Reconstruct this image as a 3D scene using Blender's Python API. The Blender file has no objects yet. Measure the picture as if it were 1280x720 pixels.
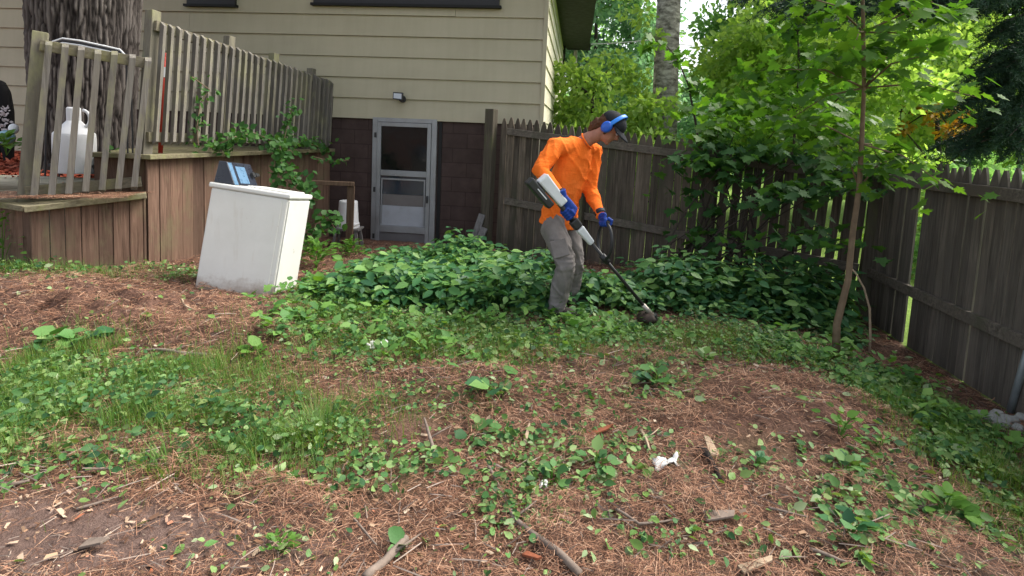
import bpy, math, random
import numpy as np
from mathutils import Vector, Matrix, noise as mnoise

random.seed(7)
RG = np.random.default_rng(11)
SC = bpy.context.scene
COL = SC.collection
R = math.radians

# ------------------------------------------------------------------ camera
EYE = Vector((0.0, 0.0, 1.5))
FPX, V0 = 720.0, 227.0
PITCH, ROLL = R(5.0), R(2.3)
_fw = Vector((0, math.cos(PITCH), -math.sin(PITCH)))
_r0 = Vector((1, 0, 0))
_u0 = _r0.cross(_fw)
_rt = _r0 * math.cos(ROLL) + _u0 * math.sin(ROLL)
_up = _u0 * math.cos(ROLL) - _r0 * math.sin(ROLL)
cam = bpy.data.cameras.new('camera')
cam_o = bpy.data.objects.new('camera', cam)
COL.objects.link(cam_o)
cam_o.matrix_world = Matrix(((_rt.x, _up.x, -_fw.x, EYE.x), (_rt.y, _up.y, -_fw.y, EYE.y),
                             (_rt.z, _up.z, -_fw.z, EYE.z), (0, 0, 0, 1)))
cam.sensor_width = 36.0
cam.lens = 36.0 * FPX / 1280.0
cam.shift_y = -(360.0 - V0) / 1280.0
cam.clip_start = 0.05
cam.clip_end = 2000
SC.camera = cam_o


def ray(u, v):
    return _fw + _rt * ((u - 640.0) / FPX) + _up * ((V0 - v) / FPX)


def P(u, v, d):
    """world point seen at photo pixel u,v standing d metres in front of the camera"""
    r = ray(u, v)
    return EYE + r * (d / r.y)


# ------------------------------------------------------------------ noise and terrain
def _hash(ix, iy, seed):
    h = (ix * 374761393 + iy * 668265263 + seed * 1442695041).astype(np.int64)
    h = (h ^ (h >> 13)) * 1274126177
    h = h ^ (h >> 16)
    return (h & 0xFFFFFF) / float(0xFFFFFF)


def vn(x, y, seed=0):
    x = np.asarray(x, float); y = np.asarray(y, float)
    ix = np.floor(x).astype(np.int64); iy = np.floor(y).astype(np.int64)
    fx = x - ix; fy = y - iy
    fx = fx * fx * (3 - 2 * fx); fy = fy * fy * (3 - 2 * fy)
    a = _hash(ix, iy, seed); b = _hash(ix + 1, iy, seed)
    c = _hash(ix, iy + 1, seed); d = _hash(ix + 1, iy + 1, seed)
    return (a * (1 - fx) + b * fx) * (1 - fy) + (c * (1 - fx) + d * fx) * fy


def fbm(x, y, seed=0, o=4):
    s = 0; a = 0.5; t = 0
    for i in range(o):
        s = s + a * vn(x * 2 ** i, y * 2 ** i, seed + i); t += a; a *= .5
    return s / t


def ss(a, b, x):
    t = np.clip((x - a) / (b - a), 0, 1)
    return t * t * (3 - 2 * t)


PILES = []          # filled below: (x, y, rx, ry, h)


def gz(x, y):
    x = np.asarray(x, float); y = np.asarray(y, float)
    lat = x - .1086 * y
    z = -0.24 * ss(1.3, 3.0, lat) - 0.14 * ss(5.6, 7.8, y) * (1 - ss(1.3, 3.0, lat))
    z = z + 0.13 * np.exp(-(((x + 4.3) / 1.3) ** 2 + ((y - 4.9) / 1.2) ** 2))
    near = np.exp(-((np.hypot(x, y - 4) / 9) ** 2))
    z = z + near * (0.07 * (fbm(x * .9, y * .9, 3) - .5) + 0.03 * (fbm(x * 4, y * 4, 9) - .5))
    for (cx, cy, rx, ry, h) in PILES:
        z = z + h * (.75 + .8 * (vn(x * 11, y * 11, 66) - .3)) * np.exp(-(((x - cx) / rx) ** 2 + ((y - cy) / ry) ** 2))
    return z


def GZ(x, y):
    return float(gz(x, y))


def G(u, v):
    """the point of the terrain seen at photo pixel u,v"""
    r = ray(u, v)
    t0, t1 = .5, 60.0
    f = lambda t: (EYE.z + r.z * t) - GZ(EYE.x + r.x * t, EYE.y + r.y * t)
    n = 400
    prev = t0
    for i in range(1, n + 1):
        t = t0 + (t1 - t0) * (i / n) ** 2
        if f(t) < 0:
            a, b = prev, t
            for _ in range(25):
                m = (a + b) / 2
                if f(m) < 0: b = m
                else: a = m
            p = EYE + r * b
            return Vector((p.x, p.y, GZ(p.x, p.y)))
        prev = t
    p = EYE + r * t1
    return Vector((p.x, p.y, GZ(p.x, p.y)))


def patch(u, v, ru, rv, w):
    c = G(u, v)
    rx = ru / FPX * c.y
    a = G(u, v - rv * .8).y; b = G(u, v + rv * .8).y
    return (c.x, c.y, max(rx, .05), max((a - b) / 2 / .8, .06), w)


for (u, v, ru, rv, h) in [(190, 400, 190, 36, .11), (640, 470, 200, 30, .05), (960, 500, 140, 40, .05), (110, 385, 90, 20, .07), (60, 360, 90, 16, .05), (250, 425, 110, 20, .06), (600, 478, 70, 20, .05), (760, 450, 110, 16, .05),
                          (330, 400, 80, 18, .05), (1000, 520, 80, 25, .05), (1060, 690, 120, 30, .04), (860, 640, 110, 30, .03)]:
    PILES.append(patch(u, v, ru, rv, h))


# ------------------------------------------------------------------ object helpers
def thing(name, label, cat, loc=(0, 0, 0), rz=0.0, group=None):
    o = bpy.data.objects.new(name, None)
    o.empty_display_size = .2
    COL.objects.link(o)
    o.location = loc
    o.rotation_euler = (0, 0, rz)
    o['label'] = label; o['category'] = cat
    if group: o['group'] = group
    return o


def tag(o, label, cat, group=None, kind=None):
    o['label'] = label; o['category'] = cat
    if group: o['group'] = group
    if kind: o['kind'] = kind
    return o


def root_of(o):
    while o.parent: o = o.parent
    return o


def rmat(o):
    o = root_of(o)
    return Matrix.Translation(o.location) @ o.rotation_euler.to_matrix().to_4x4()


def finish(name, me, mat, parent=None, base=None, local=False, smooth=False):
    """link the mesh; mesh coordinates are world unless local"""
    o = bpy.data.objects.new(name, me)
    COL.objects.link(o)
    if mat is not None:
        for m in (mat if isinstance(mat, (list, tuple)) else [mat]): me.materials.append(m)
    if parent is not None:
        o.parent = parent
        if not local: me.transform(rmat(parent).inverted())
    elif base is not None:
        me.transform(Matrix.Translation(-Vector(base)))
        o.location = base
    if smooth:
        me.polygons.foreach_set('use_smooth', np.ones(len(me.polygons), dtype=bool))
    me.update()
    return o


def frame_of(d, ref=None):
    d = d.normalized()
    if ref is None or abs(d.dot(ref.normalized())) > .98:
        ref = Vector((0, 0, 1)) if abs(d.z) < .9 else Vector((0, 1, 0))
    s = d.cross(ref)
    s.normalize()
    t = s.cross(d)
    return s, t.normalized()


class MB:
    def __init__(self):
        self.v = []; self.f = []; self.m = []

    def add(self, vs, fs, mi=0):
        o = len(self.v)
        self.v += [Vector(p) for p in vs]
        self.f += [tuple(i + o for i in f) for f in fs]
        self.m += [mi] * len(fs)
        return self

    def hexa(self, p, mi=0):
        return self.add(p, [(0, 3, 2, 1), (4, 5, 6, 7), (0, 1, 5, 4), (1, 2, 6, 5), (2, 3, 7, 6), (3, 0, 4, 7)], mi)

    def box(self, x0, x1, y0, y1, z0, z1, mi=0):
        return self.hexa([(x0, y0, z0), (x1, y0, z0), (x1, y1, z0), (x0, y1, z0), (x0, y0, z1), (x1, y0, z1), (x1, y1, z1), (x0, y1, z1)], mi)

    def beam(self, a, b, w, h, ref=None, mi=0):
        """bar a->b, h along ref (default up), w across"""
        a = Vector(a); b = Vector(b)
        s, t = frame_of(b - a, Vector(ref) if ref is not None else None)
        s = s * w / 2; t = t * h / 2
        return self.hexa([a - s - t, a + s - t, a + s + t, a - s + t, b - s - t, b + s - t, b + s + t, b - s + t], mi)

    def tube(self, pts, rad, n=10, ref=None, caps=True, mi=0):
        """rad: numbers or (a, b) pairs (a across, b along ref)"""
        pts = [Vector(p) for p in pts]
        if not isinstance(rad, (list, tuple)): rad = [rad] * len(pts)
        vs = []; s0 = None
        for i, p in enumerate(pts):
            d = (pts[min(i + 1, len(pts) - 1)] - pts[max(i - 1, 0)])
            if ref is not None or s0 is None:
                s, t = frame_of(d, Vector(ref) if ref is not None else None)
            else:
                dn = d.normalized()
                s = s0 - dn * s0.dot(dn); s.normalize(); t = s.cross(dn).normalized()
            s0 = s
            ra, rb = rad[i] if isinstance(rad[i], (list, tuple)) else (rad[i], rad[i])
            for k in range(n):
                a = 2 * math.pi * k / n
                vs.append(p + s * (ra * math.cos(a)) + t * (rb * math.sin(a)))
        fs = []
        for i in range(len(pts) - 1):
            for k in range(n):
                fs.append((i * n + k, i * n + (k + 1) % n, (i + 1) * n + (k + 1) % n, (i + 1) * n + k))
        if caps:
            fs.append(tuple(range(n - 1, -1, -1)))
            fs.append(tuple(range((len(pts) - 1) * n, len(pts) * n)))
        return self.add(vs, fs, mi)

    def ball(self, c, r, n=14, mi=0, M=None):
        c = Vector(c)
        rx, ry, rz = r if isinstance(r, (list, tuple)) else (r, r, r)
        vs = []; fs = []
        m = n // 2
        for i in range(m + 1):
            th = math.pi * (i + .0) / m
            th = min(max(th, .02), math.pi - .02)
            for k in range(n):
                a = 2 * math.pi * k / n
                q = Vector((rx * math.sin(th) * math.cos(a), ry * math.sin(th) * math.sin(a), rz * math.cos(th)))
                vs.append(c + (M @ q if M is not None else q))
        for i in range(m):
            for k in range(n):
                fs.append((i * n + k, (i + 1) * n + k, (i + 1) * n + (k + 1) % n, i * n + (k + 1) % n))
        fs.append(tuple(range(n))); fs.append(tuple(range((m + 1) * n - 1, m * n - 1, -1)))
        return self.add(vs, fs, mi)

    def mesh(self, name):
        me = bpy.data.meshes.new(name)
        me.from_pydata([tuple(p) for p in self.v], [], self.f)
        if any(self.m): me.polygons.foreach_set('material_index', self.m)
        return me

    def build(self, name, mat, parent=None, base=None, local=False, smooth=False, bevel=0.0):
        o = finish(name, self.mesh(name), mat, parent, base, local, smooth)
        if bevel:
            b = o.modifiers.new('bevel', 'BEVEL'); b.width = bevel; b.segments = 2; b.limit_method = 'ANGLE'
        return o


def np_mesh(name, V, loops, sizes):
    me = bpy.data.meshes.new(name)
    V = np.ascontiguousarray(V, dtype=np.float32)
    me.vertices.add(len(V)); me.vertices.foreach_set('co', V.ravel())
    loops = np.ascontiguousarray(loops, dtype=np.int32)
    sizes = np.asarray(sizes, dtype=np.int32)
    me.loops.add(len(loops)); me.loops.foreach_set('vertex_index', loops)
    me.polygons.add(len(sizes))
    st = np.zeros(len(sizes), dtype=np.int32); st[1:] = np.cumsum(sizes)[:-1]
    me.polygons.foreach_set('loop_start', st)
    me.update(calc_edges=True)
    return me


def norm(a):
    return a / np.maximum(np.linalg.norm(a, axis=-1, keepdims=True), 1e-9)


class Scatter:
    """many copies of one small leaf shape, gathered into one mesh"""
    def __init__(self):
        self.V = []; self.L = []; self.S = []; self.n = 0

    def put(self, T, pos, ax, nm, sc):
        tv, tf = T
        tv = np.asarray(tv, float)
        pos = np.asarray(pos, float); N = len(pos)
        if N == 0: return self
        ax = norm(np.asarray(ax, float)); nm = np.asarray(nm, float)
        nm = norm(nm - ax * np.sum(ax * nm, axis=1, keepdims=True))
        sd = np.cross(ax, nm)
        sc = np.asarray(sc, float)
        if sc.ndim == 0: sc = np.full(N, float(sc))
        if sc.ndim == 1: sc = np.stack([sc, sc, sc], 1)
        V = (pos[:, None, :] + sd[:, None, :] * (tv[None, :, 0, None] * sc[:, None, 0, None])
             + ax[:, None, :] * (tv[None, :, 1, None] * sc[:, None, 1, None])
             + nm[:, None, :] * (tv[None, :, 2, None] * sc[:, None, 2, None]))
        fl = np.array([i for f in tf for i in f]); fs = np.array([len(f) for f in tf])
        L = (fl[None, :] + (np.arange(N) * len(tv))[:, None]).ravel() + self.n
        self.V.append(V.reshape(-1, 3)); self.L.append(L); self.S.append(np.tile(fs, N))
        self.n += N * len(tv)
        return self

    def mesh(self, name):
        return np_mesh(name, np.concatenate(self.V), np.concatenate(self.L), np.concatenate(self.S))

    def build(self, name, mat, parent=None, base=None, smooth=False):
        return finish(name, self.mesh(name), mat, parent, base, False, smooth)


LEAF = ([(0, 0, 0), (0, .5, -.05), (0, 1, -.12), (-.25, .22, .03), (-.27, .55, .02), (.25, .22, .03), (.27, .55, .02)],
        [(0, 1, 4, 3), (1, 2, 4), (0, 5, 6, 1), (1, 6, 2)])
ROUND = ([(0, 0, 0), (0, .5, -.04), (0, 1, -.05), (-.36, .12, .05), (-.46, .5, .06), (-.25, .86, .0), (.36, .12, .05), (.46, .5, .06), (.25, .86, .0)],
         [(0, 1, 4, 3), (1, 2, 5, 4), (0, 6, 7, 1), (1, 7, 8, 2)])
_mo = [(0, 0), (.16, .02), (.42, -.06), (.36, .16), (.66, .36), (.40, .40), (.44, .60), (.22, .56), (.16, .78), (0, 1.0)]
_mp = _mo + [(-x, y) for (x, y) in reversed(_mo[1:-1])]
MAPLE = ([(0, .34, -.04)] + [(x, y, .05 * abs(x) - .10 * y * y) for (x, y) in _mp],
         [(0, 1 + i, 1 + (i + 1) % len(_mp)) for i in range(len(_mp))])
BLADE = ([(-.5, 0, 0), (.5, 0, 0), (.4, .5, .04), (-.4, .5, .04), (0, 1, .18)], [(0, 1, 2, 3), (3, 2, 4)])
NEEDLE = ([(-.5, -.5, 0), (.5, -.5, 0), (.5, .05, .05), (-.5, .05, .05), (.5, .5, 0), (-.5, .5, 0)], [(0, 1, 2, 3), (3, 2, 4, 5)])
CHIP = ([(-.5, 0, 0), (.4, .06, .05), (.5, .8, 0), (-.2, 1, .06)], [(0, 1, 2, 3)])
CARD = ([(-.22, 0, 0), (.22, 0, 0), (.36, .5, .06), (0, 1, -.05), (-.36, .5, .06)], [(0, 1, 2, 4), (4, 2, 3)])


def rand_dirs(N, upb=0.0):
    a = RG.normal(size=(N, 3)); a = norm(a)
    a[:, 2] += upb
    return norm(a)


def remesh(name, mb, mat, parent, voxel=.01, smooth=3, post=None, local=False):
    me = mb.mesh(name + '_raw')
    o = bpy.data.objects.new('tmp', me); COL.objects.link(o)
    m = o.modifiers.new('r', 'REMESH'); m.mode = 'VOXEL'; m.voxel_size = voxel; m.adaptivity = 0
    if smooth:
        s = o.modifiers.new('s', 'SMOOTH'); s.factor = .5; s.iterations = smooth
    bpy.context.view_layer.update()
    dg = bpy.context.evaluated_depsgraph_get()
    ev = o.evaluated_get(dg)
    out = bpy.data.meshes.new_from_object(ev, depsgraph=dg)
    bpy.data.objects.remove(o); bpy.data.meshes.remove(me)
    out.name = name
    if post:
        ns = [v.normal.copy() for v in out.vertices]
        for v, nn in zip(out.vertices, ns): v.co = post(v.co, nn)
    return finish(name, out, mat, parent, None, local, True)


# ------------------------------------------------------------------ materials
class NT:
    def __init__(self, name):
        self.m = bpy.data.materials.new(name); self.m.use_nodes = True
        self.t = self.m.node_tree; self.t.nodes.clear()
        self.out = self.n('ShaderNodeOutputMaterial')

    def n(self, typ, **kw):
        nd = self.t.nodes.new(typ)
        for k, v in kw.items():
            if k.startswith('_'): setattr(nd, k[1:], v)
        for k, v in kw.items():
            if not k.startswith('_'):
                s = nd.inputs[k.replace('__', ' ')]
                if hasattr(v, 'is_linked') or isinstance(v, bpy.types.NodeSocket): self.t.links.new(v, s)
                else: s.default_value = v
        return nd

    def l(self, a, b): self.t.links.new(a, b)

    def coord(self, scale=(1, 1, 1), which='Object'):
        c = self.n('ShaderNodeTexCoord'); mp = self.n('ShaderNodeMapping')
        self.l(c.outputs[which], mp.inputs['Vector']); mp.inputs['Scale'].default_value = scale
        return mp.outputs[0]

    def noise(self, vec, scale, detail=4, rough=.55, dist=0.0):
        nd = self.n('ShaderNodeTexNoise', Scale=scale, Detail=detail, Roughness=rough, Distortion=dist)
        if vec is not None: self.l(vec, nd.inputs['Vector'])
        return nd.outputs['Fac']

    def ramp(self, fac, stops, interp='LINEAR'):
        nd = self.n('ShaderNodeValToRGB'); cr = nd.color_ramp; cr.interpolation = interp
        while len(cr.elements) > 1: cr.elements.remove(cr.elements[-1])
        cr.elements[0].position = stops[0][0]; cr.elements[0].color = (*stops[0][1], 1)
        for p, c in stops[1:]:
            e = cr.elements.new(p); e.color = (*c, 1)
        self.l(fac, nd.inputs[0])
        return nd.outputs[0]

    def mix(self, fac, a, b, mode='MIX'):
        nd = self.n('ShaderNodeMix', _data_type='RGBA', _blend_type=mode)
        for s, v in ((nd.inputs[0], fac), (nd.inputs[6], a), (nd.inputs[7], b)):
            if isinstance(v, bpy.types.NodeSocket): self.l(v, s)
            elif isinstance(v, (tuple, list)): s.default_value = (*v, 1) if len(v) == 3 else v
            else: s.default_value = v
        return nd.outputs[2]

    def math(self, op, a, b=0.0, clamp=False):
        nd = self.n('ShaderNodeMath', _operation=op, _use_clamp=clamp)
        for s, v in ((nd.inputs[0], a), (nd.inputs[1], b)):
            if isinstance(v, bpy.types.NodeSocket): self.l(v, s)
            else: s.default_value = v
        return nd.outputs[0]

    def bump(self, h, strength=.3, dist=.01):
        nd = self.n('ShaderNodeBump', Strength=strength, Distance=dist)
        self.l(h, nd.inputs['Height'])
        return nd.outputs[0]

    def island(self):
        return self.n('ShaderNodeNewGeometry').outputs['Random Per Island']

    def principled(self, color, rough=.7, spec=.3, metal=0.0, nrm=None):
        b = self.n('ShaderNodeBsdfPrincipled')
        for k, v in (('Base Color', color), ('Roughness', rough), ('Specular IOR Level', spec), ('Metallic', metal), ('Normal', nrm)):
            if v is None: continue
            if isinstance(v, bpy.types.NodeSocket): self.l(v, b.inputs[k])
            elif isinstance(v, (tuple, list)): b.inputs[k].default_value = (*v, 1)
            else: b.inputs[k].default_value = v
        return b

    def surf(self, sh):
        self.l(sh.outputs[0], self.out.inputs['Surface']); return self.m


def m_leaf(name, cols, trans=.4, rough=.5, spec=.25, tcol=None):
    t = NT(name)
    r = t.island()
    c = t.ramp(r, [(i / max(len(cols) - 1, 1), k) for i, k in enumerate(cols)])
    n = t.noise(t.coord((1, 1, 1)), 2.2, 2)
    c = t.mix(t.math('MULTIPLY', n, .7), c, (.62, .68, .5), 'MULTIPLY')
    b = t.principled(c, rough, spec)
    tr = t.n('ShaderNodeBsdfTranslucent')
    t.l(t.mix(1.0, c, tcol or (1.5, 1.45, .55), 'MULTIPLY'), tr.inputs['Color'])
    mx = t.n('ShaderNodeMixShader'); mx.inputs[0].default_value = trans
    t.l(b.outputs[0], mx.inputs[1]); t.l(tr.outputs[0], mx.inputs[2])
    return t.surf(mx)


def m_wood(name, c1, c2, c3=None, axis='z', scale=1.0, moss=None, rough=.85, island=.35, bump=.4, mossband=None):
    """weathered boards: grain along one axis, tone differing board by board, green or dark staining"""
    t = NT(name)
    s = {'z': (14, 14, .8), 'x': (.8, 14, 14), 'y': (14, .8, 14)}[axis]
    v = t.coord(tuple(k * scale for k in s))
    g = t.noise(v, 3.0, 6, .6, .6)
    fine = t.noise(t.coord(tuple(k * scale * 5 for k in s)), 3.0, 3, .6)
    blot = t.noise(t.coord((1, 1, 1)), 2.6, 4, .6)
    c = t.ramp(g, [(.30, c1), (.70, c2)])
    if c3: c = t.mix(t.ramp(blot, [(.42, (0, 0, 0)), (.68, (1, 1, 1))]), c, c3)
    isl = t.island()
    c = t.mix(island, c, t.ramp(isl, [(0, (.35, .34, .33)), (.5, (.75, .74, .72)), (1, (1.25, 1.2, 1.12))]), 'MULTIPLY')
    if moss:
        mm = t.noise(t.coord((1.5, 1.5, .7)), 3.3, 5, .65)
        c = t.mix(t.ramp(mm, [(.50, (0, 0, 0)), (.72, (.75, .75, .75))]), c, moss)
    h = t.math('ADD', g, t.math('MULTIPLY', fine, .5))
    return t.surf(t.principled(c, rough, .15, nrm=t.bump(h, bump, .006)))


def m_plain(name, col, rough=.6, spec=.3, metal=0.0, var=.12, vscale=9.0, bump=0.0, bscale=60.0, dirt=None, dirt_amt=.6):
    t = NT(name)
    n = t.noise(t.coord(), vscale, 5, .6)
    c = t.mix(var * 2, col, t.ramp(n, [(.3, (.45, .45, .45)), (.7, (1.1, 1.1, 1.1))]), 'MULTIPLY')
    if dirt:
        d = t.noise(t.coord((1, 1, .6)), 4.0, 6, .7)
        c = t.mix(t.ramp(d, [(.52, (0, 0, 0)), (.75, (dirt_amt,) * 3)]), c, dirt)
    rr = t.ramp(n, [(.2, (max(rough - .12, .03),) * 3), (.8, (min(rough + .12, 1),) * 3)])
    nb = t.bump(t.noise(t.coord(), bscale, 4, .6), bump, .004) if bump else None
    return t.surf(t.principled(c, rr, spec, metal, nb))


M = {}
M['siding'] = None


def make_materials():
    # cream lap siding
    def siding(name, c):
        t = NT(name)
        n = t.noise(t.coord((.5, .5, 1.6)), 1.6, 5, .6)
        st = t.noise(t.coord((5, 5, .35)), 2.0, 4, .6)
        c = t.mix(.35, c, t.ramp(n, [(.3, (.72, .71, .66)), (.7, (1.05, 1.05, 1.03))]), 'MULTIPLY')
        c = t.mix(.16, c, t.ramp(st, [(.35, (.66, .66, .58)), (.6, (1, 1, 1))]), 'MULTIPLY')
        gr = t.noise(t.coord((2, 30, 60)), 3, 4, .6)
        return t.surf(t.principled(c, .6, .25, nrm=t.bump(gr, .15, .004)))
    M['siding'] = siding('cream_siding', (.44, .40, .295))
    M['siding_sunlit'] = siding('cream_siding_sunlit', (.62, .58, .46))  # same siding, sunlight on the end wall painted in as paler cream
    # painted block foundation
    t = NT('brown_block')
    v = t.coord((1, 1, 1))
    n = t.noise(v, 5, 5, .6)
    br = t.n('ShaderNodeTexBrick', Scale=1.0, Mortar__Size=.006, Brick__Width=.41, Row__Height=.205)
    br.inputs['Color1'].default_value = (1, 1, 1, 1); br.inputs['Color2'].default_value = (.86, .86, .86, 1); br.inputs['Mortar'].default_value = (.62, .6, .6, 1)
    sx = t.n('ShaderNodeSeparateXYZ'); cb = t.n('ShaderNodeCombineXYZ')
    t.l(v, sx.inputs[0]); t.l(sx.outputs[0], cb.inputs[0]); t.l(sx.outputs[2], cb.inputs[1]); t.l(cb.outputs[0], br.inputs['Vector'])
    c = t.mix(1.0, t.ramp(n, [(.3, (.052, .034, .031)), (.7, (.08, .054, .049))]), br.outputs['Color'], 'MULTIPLY')
    hh = t.math('ADD', t.noise(v, 90, 3, .6), t.math('MULTIPLY', br.outputs['Fac'], -1.4))
    M['block'] = t.surf(t.principled(c, .8, .2, nrm=t.bump(hh, .5, .006)))
    M['alum'] = m_plain('door_aluminium', (.31, .32, .335), .45, .5, .35, .15, 6, dirt=(.22, .21, .2))
    M['door_wood'] = m_plain('door_inner_panel', (.40, .42, .46), .5, .3, 0, .12, 5, dirt=(.28, .27, .27))
    M['kick'] = m_plain('door_kick_plate', (.17, .165, .17), .55, .4, .2, .2, 6)
    M['band'] = m_plain('door_band', (.17, .155, .15), .6, .3)
    M['dark_glass'] = m_plain('dark_glass', (.006, .007, .008), .08, .3, 0, .05)
    M['blue_glass'] = m_plain('lower_glass', (.035, .045, .06), .12, .6, 0, .1)
    M['black_paint'] = m_plain('black_paint', (.014, .014, .015), .6, .25)
    M['dark_trim'] = m_plain('dark_trim', (.03, .03, .034), .5, .3)
    M['shingle'] = m_plain('roof_shingle', (.09, .085, .08), .9, .1, 0, .3, 12, .5)
    M['white_spout'] = m_plain('pale_spout', (.6, .6, .58), .5)
    # fences
    M['fence'] = m_wood('fence_pickets', (.045, .036, .028), (.20, .165, .132), (.108, .09, .072), 'z', 1, moss=(.06, .065, .04), island=.6)
    M['fence2'] = m_wood('right_fence_pickets', (.075, .065, .055), (.20, .175, .15), (.13, .114, .098), 'z', 1, island=.42)
    M['fence_rail'] = m_wood('fence_rails', (.08, .068, .056), (.21, .18, .15), (.14, .12, .10), 'x', 1, moss=(.07, .075, .045), island=.3)
    M['fence_post'] = m_wood('fence_posts', (.055, .047, .036), (.14, .12, .092), (.09, .08, .06), 'z', 1, moss=(.10, .115, .045), island=.3)
    # deck
    M['picket'] = m_wood('deck_pickets', (.105, .096, .084), (.235, .22, .198), (.165, .15, .128), 'z', 1, moss=(.25, .24, .14), island=.4)
    M['rail'] = m_wood('deck_rails', (.115, .10, .072), (.24, .215, .165), (.18, .16, .105), 'x', 1, moss=(.24, .23, .10), island=.3)
    M['deckpost'] = m_wood('deck_posts', (.115, .104, .084), (.235, .215, .172), (.175, .16, .122), 'z', 1, moss=(.27, .27, .14), island=.3)
    M['deckface'] = m_wood('deck_face_boards', (.085, .050, .036), (.235, .148, .108), (.15, .098, .072), 'z', 1, moss=(.17, .155, .085), island=.5)
    M['trimwood'] = m_wood('deck_trim', (.13, .11, .07), (.28, .25, .16), (.20, .185, .105), 'x', 1, moss=(.20, .22, .08), island=.25)
    M['timber'] = m_wood('timber_edge', (.20, .19, .15), (.38, .36, .29), None, 'x', 1, moss=(.24, .25, .13))
    M['brownframe'] = m_wood('brown_frame', (.075, .048, .032), (.17, .115, .08), None, 'z', 1, island=.3)
    M['greyboard'] = m_wood('grey_boards', (.12, .11, .11), (.26, .25, .245), None, 'z', 1, island=.4)
    # bark
    t = NT('pine_bark')
    at = t.n('ShaderNodeAttribute'); at.attribute_name = 'ridge'
    n = t.noise(t.coord((1, 1, .45)), 16, 6, .7)
    f = t.math('ADD', t.math('MULTIPLY', at.outputs['Fac'], .75), t.math('MULTIPLY', n, .35))
    c = t.ramp(f, [(.22, (.016, .013, .012)), (.50, (.065, .055, .05)), (1.0, (.17, .15, .137))])
    M['pine_bark'] = t.surf(t.principled(c, .9, .1, nrm=t.bump(t.noise(t.coord((1, 1, .5)), 40, 5, .7), .7, .012)))
    t = NT('pale_bark')
    n = t.noise(t.coord((1, 1, 2.2)), 5.0, 5, .65)
    c = t.ramp(n, [(.36, (.09, .08, .07)), (.5, (.28, .26, .235)), (.64, (.50, .47, .43))])
    M['pale_bark'] = t.surf(t.principled(c, .85, .1, nrm=t.bump(n, .6, .02)))
    M['sap_bark'] = m_plain('sapling_bark', (.20, .145, .095), .8, .15, 0, .3, 14, .4, 40)
    M['dark_bark'] = m_plain('dark_bark', (.06, .05, .042), .9, .1, 0, .3, 14, .5, 40)
    M['stick'] = m_plain('stick_bark', (.21, .165, .135), .85, .12, 0, .35, 20, .6, 50)
    M['stick_pale'] = m_plain('pale_stick', (.42, .32, .22), .8, .15, 0, .3, 20, .4, 50)
    M['stick_red'] = m_plain('red_wood_chip', (.25, .085, .045), .8, .15, 0, .3, 20, .4, 50)
    M['charred'] = m_plain('charred_wood', (.02, .016, .014), .8, .2, 0, .3, 30, .7, 50)
    # appliances and small things
    t = NT('white_enamel')
    n = t.noise(t.coord(), 3, 5, .6)
    c = t.mix(.25, (.72, .71, .665), t.ramp(n, [(.3, (.62, .60, .55)), (.7, (1.05, 1.05, 1.05))]), 'MULTIPLY')
    ru = t.noise(t.coord(), 21, 6, .75)
    c = t.mix(t.ramp(ru, [(.66, (0, 0, 0)), (.74, (.8, .8, .8))]), c, (.30, .16, .08))
    sp = t.n('ShaderNodeSeparateXYZ'); t.l(t.coord(), sp.inputs[0])
    low = t.math('SUBTRACT', t.math('MULTIPLY', t.noise(t.coord(), 9, 6, .7), .42), sp.outputs[2])
    c = t.mix(t.ramp(low, [(.04, (0, 0, 0)), (.20, (.75, .75, .75))]), c, (.30, .22, .16))
    st = t.noise(t.coord((9, 9, .6)), 2.2, 4, .6)
    c = t.mix(t.ramp(st, [(.58, (0, 0, 0)), (.78, (.28, .28, .28))]), c, (.45, .38, .28))
    M['enamel'] = t.surf(t.principled(c, .38, .45, nrm=t.bump(t.noise(t.coord(), 2.5, 2), .25, .02)))
    M['enamel_top'] = m_plain('white_enamel_top', (.66, .655, .62), .35, .45, 0, .05, 5, dirt=(.5, .47, .4), dirt_amt=.3)
    M['console'] = m_plain('console_dark', (.018, .022, .035), .3, .5)
    M['console_blue'] = m_plain('console_blue', (.10, .19, .30), .3, .5, 0, .2, 20)
    M['dial'] = m_plain('console_dial', (.5, .53, .58), .35, .5)
    M['white_plastic'] = m_plain('white_plastic', (.74, .75, .77), .45, .4, 0, .06, 6, dirt=(.55, .54, .5), dirt_amt=.4)
    M['white_tube'] = m_plain('white_tube', (.78, .78, .78), .4, .4)
    M['black_tube'] = m_plain('black_tube', (.03, .03, .033), .5, .4)
    M['red'] = m_plain('red_plastic', (.55, .05, .03), .5, .4)
    M['paper'] = m_plain('crumpled_paper', (.60, .60, .58), .7, .2, 0, .1, 30, .4, 60, dirt=(.5, .45, .38))
    M['stone'] = m_plain('pale_stone', (.36, .36, .34), .85, .2, 0, .3, 14, .6, 30, dirt=(.16, .17, .12))
    M['pipe'] = m_plain('grey_pipe', (.22, .25, .26), .45, .5, .4, .2, 10)
    M['cable'] = m_plain('cable', (.35, .35, .35), .6)
    M['blueball'] = m_plain('blue_ball', (.30, .52, .62), .2, .6, 0, .3, 10)
    M['blackcloth'] = m_plain('black_cloth', (.012, .012, .013), .8, .15, 0, .3, 12, .4, 20)
    M['speckle'] = m_plain('pale_speckle', (.5, .46, .48), .7)
    # person
    M['skin'] = m_plain('skin', (.43, .21, .145), .55, .3, 0, .28, 22, .25, 120, dirt=(.36, .14, .10), dirt_amt=.5)
    M['hair'] = m_plain('brown_hair', (.10, .045, .022), .7, .25, 0, .3, 60, .6, 80)
    t = NT('orange_shirt')
    n = t.noise(t.coord(), 8, 4, .5)
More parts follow.
